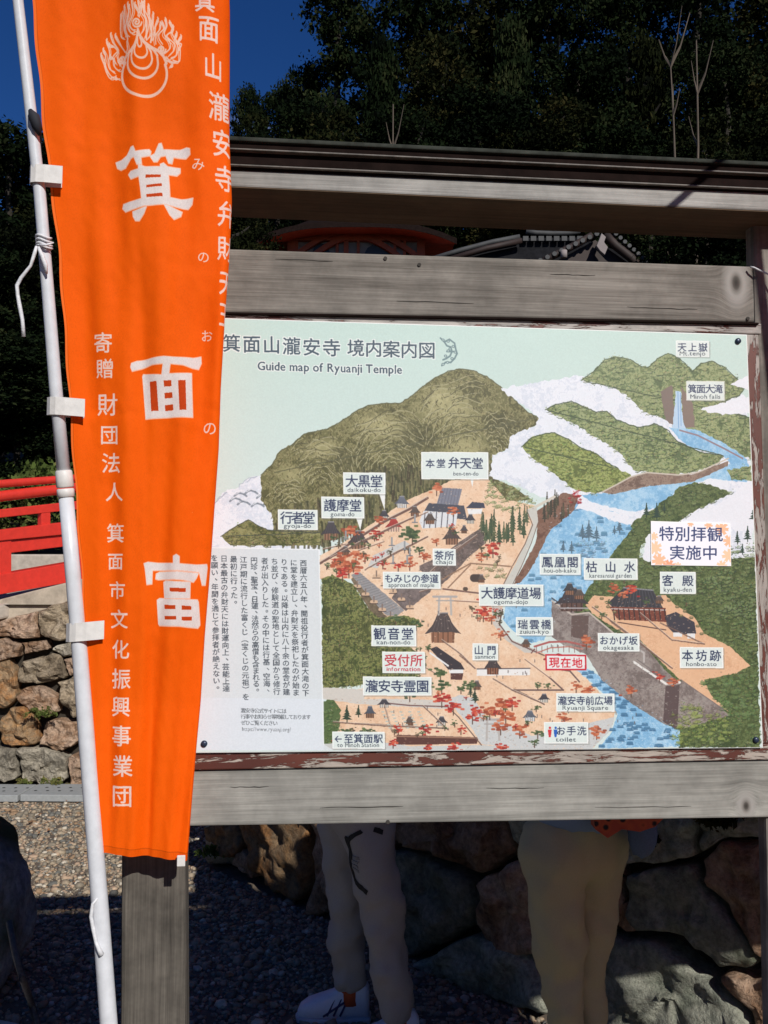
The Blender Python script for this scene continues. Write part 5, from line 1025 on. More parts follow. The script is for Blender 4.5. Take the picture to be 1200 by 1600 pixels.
for j, v in enumerate(vs):
    a, b = itp(LX, v), itp(RX, v); yb = by(v); pa = sl(a, v, yb); pb = sl(b, v, yb); Wd = pb[0]-pa[0]
    zr = pb[2]-pa[2]
    for i in range(nc):
        s = i/(nc-1)*SMAX; vt = v+tilt(v)*min(s, 1); z = sl((a+b)/2, vt, yb)[2] if True else 0
        arc = s*Wd; flat = Wd-rad; wv = wavef(s, v)
        if arc <= flat: x = pa[0]+arc; y = yb+wv
        else:
            th = (arc-flat)/rad; wv = wavef(min(s, 1.0), v)
            if th < math.pi: x = pa[0]+flat+rad*math.sin(th); y = yb+wv+rad*(1-math.cos(th))
            else: x = pa[0]+flat-(arc-flat-math.pi*rad); y = yb+wv*.6+2*rad-.004*math.sin(v*.01)
        x += .0012*math.sin(v*.05+1)*(1 if s < .02 else 0)
        V.append((x, y, z)); uv.append((s/SMAX, 1-(v-VT)/(VB-VT)))
F = [(j*nc+i, (j+1)*nc+i, (j+1)*nc+i+1, j*nc+i+1) for j in range(nr-1) for i in range(nc-1)]
cb = paint_banner(); imb = cb.image('banner_print')
mb, t, p, L = newmat('banner_cloth'); ti = N(t, 'ShaderNodeTexImage', image=imb, interpolation='Cubic', extension='EXTEND')
L(ti.outputs['Color'], p.inputs['Base Color']); p.inputs['Roughness'].default_value = .75; p.inputs['Specular IOR Level'].default_value = .15; p.inputs['Sheen Weight'].default_value = 0
tr = N(t, 'ShaderNodeBsdfTranslucent'); L(ti.outputs['Color'], tr.inputs['Color']); ms = N(t, 'ShaderNodeMixShader'); ms.inputs[0].default_value = .22
L(p.outputs[0], ms.inputs[1]); L(tr.outputs[0], ms.inputs[2]); L(ms.outputs[0], t.nodes['Material Output'].inputs['Surface'])
tcx = N(t, 'ShaderNodeTexCoord'); w1 = N(t, 'ShaderNodeTexNoise', i_Scale=60, i_Detail=4); mpp = N(t, 'ShaderNodeMapping'); mpp.inputs['Scale'].default_value = (1, 1, .25); L(tcx.outputs['Object'], mpp.inputs[0]); L(mpp.outputs[0], w1.inputs['Vector'])
bb = N(t, 'ShaderNodeBump', i_Strength=.25, i_Distance=.002); L(w1.outputs['Fac'], bb.inputs['Height']); L(bb.outputs[0], p.inputs['Normal'])
cl = mob('cloth', V, F, mb, bn_o, smooth=True); ul = cl.data.uv_layers.new(name='UVMap')
for l in cl.data.loops: ul.data[l.index].uv = uv[l.vertex_index]
tag(bn_o, 'tall orange nobori banner with white brush characters and flaming jewel emblem', 'banner', 'orange banners beside the notice board')
# pole
PX = [(-430, -16, 17), (-200, 4, 17), (0, 28, 17), (200, 51, 18.5), (300, 62, 19), (400, 70.5, 19), (600, 86.5, 20), (742, 100, 21), (800, 105.5, 22.5), (1000, 123, 23), (1200, 139, 24), (1400, 155, 24.5), (1600, 170, 25)]
def pc(v): return float(np.interp(v, [a for a, _, _ in PX], [b for _, b, _ in PX]))
def pr_(v): return float(np.interp(v, [a for a, _, _ in PX], [c for _, _, c in PX]))/2/960*(1.46+by(v))/1.46
m_pole = simple('white_pole', (.62, .63, .66), .35, nscale=60, nvar=.08, bump=.1)
m_tab = simple('white_tab', (.66, .63, .60), .5, nscale=80, nvar=.1, bump=.4, bdist=.001)
po = empty('banner_pole', (P0[0], P0[1], 0), YAW); tag(po, 'slim white telescopic pole leaning left, carrying the lettered orange banner', 'pole')
def pp(v, dy=0): x, y, z = sl(pc(v), v, by(v)+dy); return (x, y, z)
bot = pp(1600); bo2 = pp(1400); f_ = (bot[2]+.03)/(bo2[2]-bot[2]); foot = tuple(bot[i]+(bot[i]-bo2[i])*f_ for i in range(3))
vv = [768, 900, 1000, 1200, 1400, 1600]; MB().tube([pp(v) for v in vv]+[foot], [pr_(v) for v in vv]+[.0135], 20).build('lower_tube', m_pole, po, True)
vv = [-430, -200, 0, 150, 300, 450, 600, 745]; MB().tube([pp(v) for v in vv], [pr_(v)*.96 for v in vv], 20).build('upper_tube', m_pole, po, True)
MB().tube([pp(735), pp(737), pp(760), pp(762)], [pr_(740)*1.05, pr_(740)*1.18, pr_(740)*1.24, pr_(740)*1.1], 20).build('collar', m_tab, po, True)
MB().tube([pp(763.5), pp(765), pp(776), pp(777)], [pr_(770)*1.05, pr_(770)*1.18, pr_(770)*1.18, pr_(770)*1.02], 20).build('collar', m_tab, po, True)
def pback(v): x, y, z = sl(600, v, by(v)); return z
xa = sl(0, VT, by(VT)); MB().tube([pp(VT-12), (sl(itp(RX, VT)+6, VT-12, by(VT))[0], by(VT), pp(VT-12)[2])], .006, 10).build('crossbar', m_pole, po, True)
# cloth tabs round the pole
for v, uR, uL, hh, dz in ((275, 98, 48, 25, 2), (636, 133, 70, 25, 4), (987, 163, 100, 26, -6), (-80, 62, 10, 25, 2)):
    x0, y0, z0 = pp(v); r_ = pr_(v)+.0006; k = MB(); h2 = hh/960/2; xr = sl(uR, v, y0-.008)[0]; xl = sl(uL, v, y0)[0]
    prof = [(xr, y0-.0095+.004*0), (x0+r_*1.25, y0-r_-.0012), (x0, y0-r_-.0008), (x0-r_*.8, y0-r_*.75), (min(xl+.004, x0-r_-.001), y0-.001), (x0-r_*1.02, y0+.004), (x0-r_*.7, y0+r_*.8), (x0, y0+r_+.001), (x0+r_, y0+r_*.6), (xr-.004, y0+.004)]
    sk_ = (sl(uR, v+dz, y0)[2]-sl(uR, v, y0)[2])
    Vv = [(x, y, z0+s_*h2+sk_*(x-x0)/max(.001, (xr-x0))*.6) for x, y in prof for s_ in (1, -1)]
    Ff = [(2*i, 2*i+1, 2*i+3, 2*i+2) for i in range(len(prof)-1)]
    o = mob('pole_loop', Vv, Ff, m_tab, bn_o, False); mo = o.modifiers.new('s', 'SOLIDIFY'); mo.thickness = .0007
x, y, z = sl(283, 1345, by(1345)-.004); MB().box((x, y, z), (.012, .003, .016)).build('corner_tag', m_tab, bn_o, bevel=.001)
x, y, z = sl(149, 1323, by(1323)-.006); MB().box((x, y, z), (.011, .003, .026)).build('corner_tag', m_tab, bn_o, bevel=.001)
# dark cloth knot, strings
m_black = simple('black_cloth', (.012, .013, .02), .8, bump=0)
def lump(name, pts, rs, mat, parent, n=10): return MB().tube(pts, rs, n).build(name, mat, parent, True)
def q(u, v, dy=0): return sl(u, v, by(v)+dy)
kn = empty('cloth_tie', (P0[0], P0[1], 0), YAW); tag(kn, 'small black cloth tie knotted round the upper part of the white pole', 'tie')
lump('knot', [q(47, 172, -.012), q(53, 182, -.014), q(58, 198, -.013), q(62, 212, -.01)], [.003, .008, .007, .002], m_black, kn)
lump('tail', [q(52, 184, -.013), q(58, 200, .004), q(64, 232, .006)], [.005, .006, .0015], m_black, kn)
m_str = simple('white_string', (.66, .66, .68), .6, nscale=150, nvar=.2, bump=.5)
s1 = empty('string', (P0[0], P0[1], 0), YAW); tag(s1, 'white string knotted high on the pole with its loose end hanging left', 'string')
for dv in (-6, 0, 6, 10):
    x0, y0, z0 = pp(378+dv); r_ = pr_(380)+.0015
    MB().tube([(x0+r_*math.cos(a), y0+r_*math.sin(a), z0+.002*math.sin(a*2)) for a in np.linspace(0, 6.28, 16)], .0016, 6).build('loop', m_str, s1, True)
lump('hanging_end', [q(57, 385, -.014), q(54, 396, -.016), q(48, 415, -.014), q(33, 434, -.012), q(26.5, 446, -.012), q(27.5, 460, -.012), q(31, 480, -.012), q(35, 500, -.012), q(37, 526, -.012)], [.002, .0026, .0022, .0026, .0028, .0026, .003, .0026, .003], m_str, s1)
lump('short_end', [q(60, 386, -.016), q(66, 400, -.018), q(71, 414, -.016), q(73, 428, -.014)], [.002, .003, .0035, .0015], m_str, s1)
lump('side_end', [q(62, 382, -.014), q(72, 383, -.016), q(84, 379, -.014)], [.0015, .0018, .001], m_str, s1)
s2 = empty('string', (P0[0], P0[1], 0), YAW); tag(s2, 'short white string looped low on the pole in front of the shaded ground', 'string')
lump('loop', [q(152, 1404, -.012), q(145, 1412, -.014), q(142, 1432, -.012), q(146, 1452, -.012), q(150, 1472, -.014), q(155, 1484, -.016), q(159, 1492, -.016)], [.0015, .0024, .0026, .003, .0026, .0032, .004], m_str, s2)
s3 = empty('string', (P0[0], P0[1], 0), YAW); tag(s3, 'white string tied at the top corner of the right-hand post', 'string')
lump('loop', [sl(1172, 417, -.004), sl(1178, 418, -.008), sl(1188, 423, -.010), sl(1204, 430, -.014), sl(1230, 440, -.03)], .0016, m_str, s3, 8)

# two unseen banners added at the right to cast shadows into the view
def shadow_banner(x, y, zb, zt, wd, lab, lab2, lean, droop=False):
    b = empty('banner_flag', (x, y, zb)); tag(b, lab, 'banner', 'orange banners beside the notice board')
    p = empty('banner_pole', (x, y, 0)); tag(p, lab2, 'pole', 'added shadow-casting poles outside the right edge')
    def px_(z): return lean*(zt-z)
    MB().tube([(px_(z), 0, z) for z in (-.03, 1, 2, zt+.03)], [.0125, .0125, .0095, .0085], 14).build('tube', m_pole, p, True)
    MB().tube([(px_(1.55), 0, 1.52), (px_(1.55), 0, 1.60)], .016, 14).build('collar', m_tab, p, True)
    MB().tube([(-.02, 0, zt), (wd+.03, 0, zt+.01)], .006, 8).build('crossbar', m_pole, p, True)
    if droop: MB().tube([(0, 0, zt-.02), (-.175, -.01, zt-.195)], .0065, 8).build('shadow_stay', m_pole, p, True)
    V = []; uv = []; nc, nr = 30, 60
    for j in range(nr):
        z = zt-.01-(zt-zb)*j/(nr-1)
        for i in range(nc):
            s_ = i/(nc-1); V.append((px_(z)+.016+wd*s_, .02*math.sin(s_*8+z*1.5)*s_+.01*math.sin(z*5+s_*4), z-zb)); uv.append((s_/SMAX, 1-j/(nr-1)))
    c = mob('cloth', V, [(j*nc+i, (j+1)*nc+i, (j+1)*nc+i+1, j*nc+i+1) for j in range(nr-1) for i in range(nc-1)], mb, b, True); u = c.data.uv_layers.new(name='UVMap')
    for l in c.data.loops: u.data[l.index].uv = uv[l.vertex_index]
    for z in (zt-.1, (zt+zb)/2, zb+.05): MB().tube([(px_(z), 0, z-zb-.012), (px_(z), 0, z-zb+.012)], .015, 12).build('pole_loop', m_tab, b, True)
shadow_banner(.975, .93, 1.40, 2.86, .79, 'unseen wide-open orange nobori banner added outside the right edge for its shadow, nearer one', 'unseen white pole outside the right edge, carrying the nearer added banner', .05)
bp_ = empty('banner_pole', (.918, .93, 0)); tag(bp_, 'unseen bare white pole outside the right edge, added with a drooping stay to cast shadows', 'pole', 'added shadow-casting poles outside the right edge')  # unseen pole and stay, added for the stripes they cast on the sign
MB().tube([(.09*(2.86-z), 0, z) for z in (-.03, 1, 2, 2.87)], [.0125, .0125, .0095, .0085], 14).build('tube', m_pole, bp_, True)
MB().tube([(0, 0, 2.85), (-.205, -.01, 2.665)], .0065, 8).build('shadow_stay', m_pole, bp_, True)
shadow_banner(1.22, 1.42, 1.60, 3.1, .96, 'unseen wide-open orange nobori banner added outside the right edge for its shadow, beyond the notice board', 'unseen white pole outside the right edge, carrying the added banner beyond the notice board', .05)

# ================================================================ boulder at the left
m_bould = rock('boulder_blue', [(.16, .165, .18), (.32, .32, .34), (.46, .46, .47), (.24, .25, .24)], 4, moss=.15)
def boulder(name, c, rx, ry, h, mat, seed, sub=5, flat=0.0):
    bm = bmesh.new(); bmesh.ops.create_icosphere(bm, subdivisions=sub, radius=1)
    for v in bm.verts:
        d = v.co.copy(); k = 1+.16*mnoise.noise(d*1.3+Vector((seed, 0, 0)))+.08*mnoise.noise(d*3+Vector((seed, 1, 0)))+.02*mnoise.noise(d*9+Vector((0, seed, 0)))
        z = d.z*k; e = .78
        v.co = Vector((math.copysign(abs(d.x)**e, d.x)*rx*k, math.copysign(abs(d.y)**e, d.y)*ry*k, (z*.5+.42)*h))
    me = bpy.data.meshes.new(name); bm.to_mesh(me); bm.free(); me.materials.append(mat); me.polygons.foreach_set('use_smooth', [True]*len(me.polygons))
    o = bpy.data.objects.new(name, me); link(o); o.location = c; return o
tag(boulder('boulder', (-1.83, 3.72, 0), .39, .36, .76, m_bould, 3.3), 'blue-grey boulder at the left edge, in front of the gravel', 'boulder')
m_slab = simple('pale_slab', (.42, .43, .45), .9, nscale=8, nvar=.45, bump=.5, bdist=.01)
sb = MB(); sb.prism([(-2.5, 2.6, .035), (-.98, 2.6, .035), (-1.16, 3.05, .035), (-1.34, 3.42, .035), (-1.75, 3.55, .035), (-2.5, 3.5, .035)], (0, 0, -.05))
tag(sb.build('paving_slab', m_slab, bevel=.01), 'pale worn paving slab in front of the blue-grey boulder', 'slab')
m_cable = simple('brown_cable', (.10, .075, .06), .7, nscale=60, nvar=.5, bump=.3)
cbp = [onz(u, v, .05) for u, v in ((20, 1480), (34, 1520), (48, 1560), (60, 1600), (72, 1650))]
cbp[0][2] = .34; cbp[1][2] = .17
cbp = [atd(14, 1440, 3.36), atd(24, 1490, 3.3), atd(36, 1530, 3.2), np.array(onz(50, 1570, .055)), np.array(onz(62, 1612, .055)), np.array(onz(80, 1680, .055))]
o = MB().tube(cbp, .012, 10).build('cable', m_cable, smooth=True); tag(o, 'thin brown stick leaning on the left boulder down to the slab', 'stick')

# ================================================================ temple buildings seen through the gap
m_tile = simple('roof_tile', (.016, .016, .018), .9, nscale=12, nvar=.3, bump=.3, spec=.03)
m_verm = simple('vermilion_timber', (.36, .055, .012), .6, nscale=6, nvar=.2, bump=.1)
m_plas = simple('white_plaster', (.26, .22, .21), .9, nscale=3, nvar=.1, bump=.1)
m_dwin = simple('dark_window', (.012, .012, .014), .4, bump=0)
m_brnw = simple('dark_brown_timber', (.022, .01, .007), .7, nscale=5, nvar=.4, bump=.1)
m_wtile = simple('pale_tile_end', (.045, .045, .045), .7, nscale=5, nvar=.3, bump=.1)
def hip_roof(cx, cy, ze, hw, hd, rise, ridge, name, parent, mat, lift=.35, n=14, th=.14):
    """curved hipped roof with upturned corners: eave half sizes hw, hd at height ze"""
    V = []; F = []; 
    def ring(f):
        w_, d_ = hw*(1-f)+ridge*f, hd*(1-f)+.05*f; z = ze+rise*(f**.72 if False else (f*.55+.45*f*f)); L_ = []
        for s in range(4):
            for i in range(n):
                t = -1+2*i/n
                x, y = [(t*w_, -d_), (w_, t*d_), (-t*w_, d_), (-w_, -t*d_)][s]
                L_.append((cx+x, cy+y, z+lift*(abs(t)**3)*(1-f)**2))
        return L_
    fs = [0, .12, .3, .5, .75, 1]; 
    for f in fs: V += ring(f)
    m = 4*n
    for a in range(len(fs)-1):
        for i in range(m): F.append((a*m+i, a*m+(i+1) % m, (a+1)*m+(i+1) % m, (a+1)*m+i))
    b0 = len(V); V += [(x, y, z-th) for x, y, z in ring(0)]; V += [(cx+(x-cx)*.6, cy+(y-cy)*.6, ze+.1) for x, y, z in ring(0)]
    for i in range(m): F.append((i, b0+i, b0+(i+1) % m, (i+1) % m))
    o = mob(name, V, F, mat, parent)
    # rafters board below, vermilion
    V2 = [(x, y, z-th-.005) for x, y, z in ring(0)]+[(cx+(x-cx)*.55, cy+(y-cy)*.55, ze-.02) for x, y, z in ring(0)]
    return o, V2, [(i, m+i, m+(i+1) % m, (i+1) % m) for i in range(m)], m
def X(u, v, y): p = atd(u, v, y); return float(p[0]), float(p[2])
# vermilion pavilion, 24 m away
Yp = 24.0; pc_ = empty('pavilion', (0, Yp, 0)); xl_, zl_ = X(397, 371, Yp-2.9); xr_, _ = X(716, 379, Yp-2.9); cx = (xl_+xr_)/2; hw = (xr_-xl_)/2
pc_.location = (cx, Yp, 3); tag(pc_, 'vermilion pavilion with white walls and arched dark windows, seen between the upper boards', 'pavilion')
ze = X(560, 346, Yp-2.5)[1]-3; o, V2, F2, m_ = hip_roof(0, 0, ze, hw, 2.5, 1.5, .3, 'roof', pc_, m_roofd, -.42)
mob('rafter_board', V2, F2, m_verm, pc_)
bw = hw*.66; zb = ze-.02
MB().box((0, 0, zb-2.2), (2*bw, 3.4, 4.4)).build('wall', m_plas, pc_)
yf = -1.7
for u in (-1, 1): MB().box((u*bw*.99, yf-.04, zb-2.2), (.12 if abs(u) < .9 else .2, .14, 4.4)).build('column', m_verm, pc_)
for z in (-.12, -2.6, -4.0): MB().box((0, yf-.05, zb+z), (2*bw+.3, .16, .17)).build('beam', m_verm, pc_)
def archbar(cx_, zc, w_, h_):
    P = [(cx_+w_*t, zc-h_*(abs(t)**1.6)) for t in np.linspace(-1, 1, 17)]
    k = MB()
    for i in range(16):
        (a, z0), (b, z1) = P[i], P[i+1]; k.prism([(a, yf-.16, z0), (b, yf-.16, z1), (b, yf-.16, z1-.15), (a, yf-.16, z0-.15)], (0, .1, 0))
    return k
def wx(u): return X(u, 390, Yp+yf)[0]-cx
for cu_, wd_, dz_ in ((556, 98, 0), (556, 84, -.2)): archbar(wx(cu_), X(600, 352, Yp+yf-.1)[1]-3+dz_, wd_*22/1400, .72).build('curved_gable', m_verm, pc_)
for u in (527, 541, 560, 617, 632, 452): MB().box((wx(u), yf-.05, zb-1.6), (.07 if u != 541 else .12, .12, 3.0)).build('column', m_verm, pc_)
for cu_, w__ in ((502, 13), (590, 19)):
    P = [(-1, -70), (-1.05, 14), (-.85, 7), (-.4, 1.5), (0, 0), (.4, 1.5), (.85, 7), (1.05, 14), (1, -70)]
    zt_ = X(600, 382, Yp+yf)[1]-3; sx_ = w__*22.3/1400
    MB().prism([(wx(cu_)+a*sx_, yf-.06, zt_-(abs(b)*22.3/1400)) for a, b in P[::-1]], (0, .05, 0)).build('arched_window', m_dwin, pc_)
MB().box((0, 0, zb-4.5), (2*bw+1.2, 4.4, .3)).build('veranda', m_verm, pc_); MB().box((0, 0, zb-5.6), (2*bw+.6, 4, 2.2)).build('stone_base', m_kerb, pc_)
# grey tiled hall, 17 m away
Yh = 17.0; hl = empty('temple_hall', (0, Yh, 0)); x0, z0 = X(676, 405, Yh-2.2); x1, z1 = X(1016, 412, Yh-2.2); xg, zg = X(938, 372, Yh-2.4)
cx = (x0+x1)/2; hl.location = (cx, Yh, 2); tag(hl, 'dark temple hall with grey tiled roof and white gable ornament, seen between the upper boards', 'temple hall')
def hp(u, v, y=Yh-2.2): a, b = X(u, v, y); return (a-cx, y-Yh, b-2)
# main roof slope: rises from the left eave to the ridge
rA = hp(640, 414); rB = hp(800, 372); rC = hp(905, 371); rD = hp(1020, 414)
ridge_z = rB[2]+.02
k = MB(); k.prism([rA, hp(720, 393), rB, rC, hp(965, 392), rD, hp(1030, 425), hp(630, 425)], (0, 3.6, 0)); k.build('roof', m_tile, hl)
def strip(name, pts, r_, mat): MB().tube(pts, r_, 8).build(name, mat, hl, True)
strip('ridge_tile', [hp(822, 362), hp(838, 364), hp(865, 365), hp(892, 364), hp(906, 361)], .045, m_wtile)
for i in range(8): MB().box((hp(820+i*12, 376)[0], -2.28, hp(820+i*12, 376)[2]), (.09, .05, .08)).build('tile_end', m_wtile, hl)
strip('verge_left', [hp(668, 407, Yh-2.3), hp(720, 391, Yh-2.3), hp(770, 378, Yh-2.3), hp(812, 370, Yh-2.3)], .045, m_wtile)
strip('verge_left', [hp(690, 409, Yh-2.35), hp(760, 388, Yh-2.35), hp(815, 376, Yh-2.35)], .05, m_brnw)
strip('gable_board', [hp(925, 368, Yh-2.45), hp(900, 382, Yh-2.45), hp(868, 398, Yh-2.45), hp(840, 412, Yh-2.45)], .06, m_brnw)
for i in range(9): p_ = hp(932-i*11, 366+i*5.2, Yh-2.5); MB().tube([(p_[0], p_[1]-.03, p_[2]), (p_[0], p_[1]+.1, p_[2])], .04, 8).build('tile_end', m_wtile, hl)
strip('gable_board', [hp(945, 366, Yh-2.45), hp(962, 384, Yh-2.45), hp(985, 402, Yh-2.45), hp(1000, 418, Yh-2.45)], .075, m_brnw)
for i in range(9): p_ = hp(962+i*7, 366+i*6.2, Yh-2.5); MB().tube([(p_[0], p_[1]-.03, p_[2]), (p_[0], p_[1]+.1, p_[2])], .035, 8).build('tile_end', m_wtile, hl)
MB().prism([hp(930, 375, Yh-2.3), hp(850, 420, Yh-2.3), hp(995, 420, Yh-2.3)], (0, .1, 0)).build('gable_panel', m_brnw, hl)
g_ = [hp(u, v, Yh-2.56) for u, v in ((940, 364), (947, 370), (944, 378), (950, 386), (945, 398), (938, 392), (932, 384), (936, 375))]
MB().prism(g_, (0, .08, 0)).build('gable_ornament', m_plas, hl, bevel=.01)
p_ = hp(881, 398, Yh-2.56); MB().tube([(p_[0], p_[1], p_[2]-.05), (p_[0], p_[1], p_[2]+.07)], .055, 10).build('lamp_globe', m_plas, hl, True)
MB().box((0, .0, (rA[2]-3)/2-.2), ((x1-x0)*.78, 3.0, rA[2]+2.4)).build('wall', m_brnw, hl)

# ================================================================ trees
m_leafd = leafmat('leaf_dark', [(.002, .003, .002), (.0045, .008, .0035), (.010, .017, .006), (.03, .035, .014)], .5, .1)
m_leafo = leafmat('leaf_olive', [(.0025, .0035, .002), (.006, .008, .003), (.015, .018, .006), (.045, .038, .013)], .6, .12)
m_bark = simple('bark', (.022, .017, .012), .95, nscale=6, nvar=.5, bump=.8, bdist=.03)
m_pale = simple('pale_bark', (.10, .075, .055), .9, nscale=5, nvar=.4, bump=.5, bdist=.03)
def leafcloud(name, centers, per, spread, ls, mat, rng, flat=.8):
    n = len(centers)*per; C_ = np.repeat(np.array(centers), per, 0)+rng.normal(0, 1, (n, 3))*np.repeat(np.array(spread) if np.ndim(spread) else np.full(len(centers), spread), per)[:, None]*np.array([1, 1, flat])
    d = rng.normal(0, 1, (n, 3)); d /= np.linalg.norm(d, axis=1)[:, None]; e = np.cross(d, rng.normal(0, 1, (n, 3))); e /= np.linalg.norm(e, axis=1)[:, None]
    s = ls*rng.uniform(.6, 1.4, (n, 1)); f = e; d = d*s; f = f*s*.55
    V = np.stack([C_-d, C_+f, C_+d, C_-f], 1).reshape(-1, 3); me = bpy.data.meshes.new(name)
    me.vertices.add(len(V)); me.vertices.foreach_set('co', V.ravel().astype(np.float32)); me.loops.add(n*4); me.loops.foreach_set('vertex_index', np.arange(n*4))
    me.polygons.add(n); me.polygons.foreach_set('loop_start', np.arange(0, n*4, 4)); me.polygons.foreach_set('loop_total', np.full(n, 4)); me.materials.append(mat); me.update()
    return me
def crown_broad(seed, mat, h=1.0):
    """crown of radius about 1 and height about 5: many lobes of leaf clumps with gaps between them"""
    rng = np.random.default_rng(seed); cs = []; sp = []
    for _ in range(34):
        z = rng.uniform(.5, 4.6); e = (1-abs(z-2.2)/3.1)**.5; x, y, r_ = rng.normal(0, .42)*e, rng.normal(0, .42)*e, rng.uniform(.26, .52)
        for _ in range(13):
            d = rng.normal(0, 1, 3); d /= np.linalg.norm(d); d[2] = abs(d[2])*.9-.25; cs.append((x+d[0]*r_, y+d[1]*r_, z+d[2]*r_)); sp.append(rng.uniform(.05, .13))
    return leafcloud('crown', cs, 58, sp, .036, mat, rng, .6)
def crown_cedar(seed, mat):
    rng = np.random.default_rng(seed); cs = []; sp = []
    for i in range(260):
        f = rng.uniform(0, 1)**.8; z = .15+1.9*f; r_ = (1-f)**.75*.72+.05; a = rng.uniform(0, 6.28); q = r_*rng.uniform(.55, 1.05); cs.append((q*math.cos(a), q*math.sin(a), z-q*.25)); sp.append(.07)
    return leafcloud('crown', cs, 90, sp, .025, mat, rng, .5)
crowns = [crown_broad(1, m_leafd), crown_broad(2, m_leafo), crown_broad(3, m_leafd, 1.1), crown_cedar(4, m_leafd), crown_cedar(5, m_leafo)]
def trunk_mesh(seed, mat, bare=False):
    r_ = random.Random(seed); k = MB(); P = [(0, 0, 0)]; x = y = 0
    for i in range(1, 9): x += r_.uniform(-.02, .02); y += r_.uniform(-.02, .02); P.append((x, y, i/8))
    k.tube(P, [.022*(1-.75*i/8) for i in range(9)], 7)
    for i in range(11 if bare else 8):
        b = P[r_.randint(3, 8)]; a = r_.uniform(0, 6.28); l = r_.uniform(.08, .2) if bare else r_.uniform(.02, .06)
        k.tube([b, (b[0]+l*.5*math.cos(a), b[1]+l*.5*math.sin(a), b[2]+l*.25), (b[0]+l*math.cos(a), b[1]+l*math.sin(a), b[2]+l*.7)], [.008, .005, .002], 5)
    me = bpy.data.meshes.new('trunk'); me.from_pydata([tuple(v) for v in k.V], [], k.F); me.materials.append(mat); me.update(); return me
trunks = [trunk_mesh(1, m_bark), trunk_mesh(2, m_bark), trunk_mesh(3, m_bark)]; bare = [trunk_mesh(4, m_pale, True), trunk_mesh(5, m_pale, True)]
rt = random.Random(11)
def tree(u, ytop, Y, wpx, kind, label, group, cat='tree', trunk_mat=None, name=None):
    """tree whose top stands at photo height ytop, at distance Y"""
    p = atd(u, ytop, Y); gzv = hz(p[0], Y) if Y > 7.3 else 0; hgt = p[2]-gzv; rx = wpx/1400*Y/2
    t = empty(name or ('cedar_tree' if kind >= 3 else 'broadleaf_tree'), (p[0], Y, gzv-.2)); t.rotation_euler.z = rt.uniform(0, 6.28); tag(t, label, cat, group)
    o = bpy.data.objects.new('crown', crowns[kind]); link(o, t)
    ch = min(hgt, max(rx*2.2, hgt*.78) if kind < 3 else hgt*.9); o.scale = (rx, rx, ch/(5.0 if kind < 3 else 2.05)); o.location = (0, 0, hgt-ch)
    q_ = bpy.data.objects.new('trunk', rt.choice(trunks)); link(q_, t); q_.scale = (hgt*.9, hgt*.9, hgt*.88)
    return t
# left of the banner (beyond the bridge)
LT = [(10, 150, 22, 250, 0), (-110, 185, 24, 260, 2), (90, 190, 23, 220, 1), (60, 300, 17, 210, 1), (-40, 330, 16, 240, 0), (150, 210, 26, 260, 2), (230, 215, 27, 260, 0), (310, 225, 27, 220, 1), (20, 470, 14.5, 260, 0), (120, 440, 15, 240, 2), (-90, 460, 15, 220, 1), (210, 420, 17, 240, 0)]
lab = ['dark broadleaf tree, tallest behind the white pole at the left', 'tree at the far left edge beyond the bridge', 'olive tree whose top shows between pole and banner', 'olive green lower tree behind the white pole', 'dark lower tree at the left edge behind the bridge', 'dark tree hidden behind the upper banner', 'dark tree behind the middle of the banner', 'olive tree behind the right edge of the banner', 'low dark tree right above the red railing', 'low dark tree behind the banner edge above the railing', 'low olive tree outside the left edge', 'low dark tree hidden behind the banner']
for (u, v, Y, w_, k_), lb in zip(LT, lab): tree(u, v, Y, w_, k_, lb, 'trees beyond the bridge')
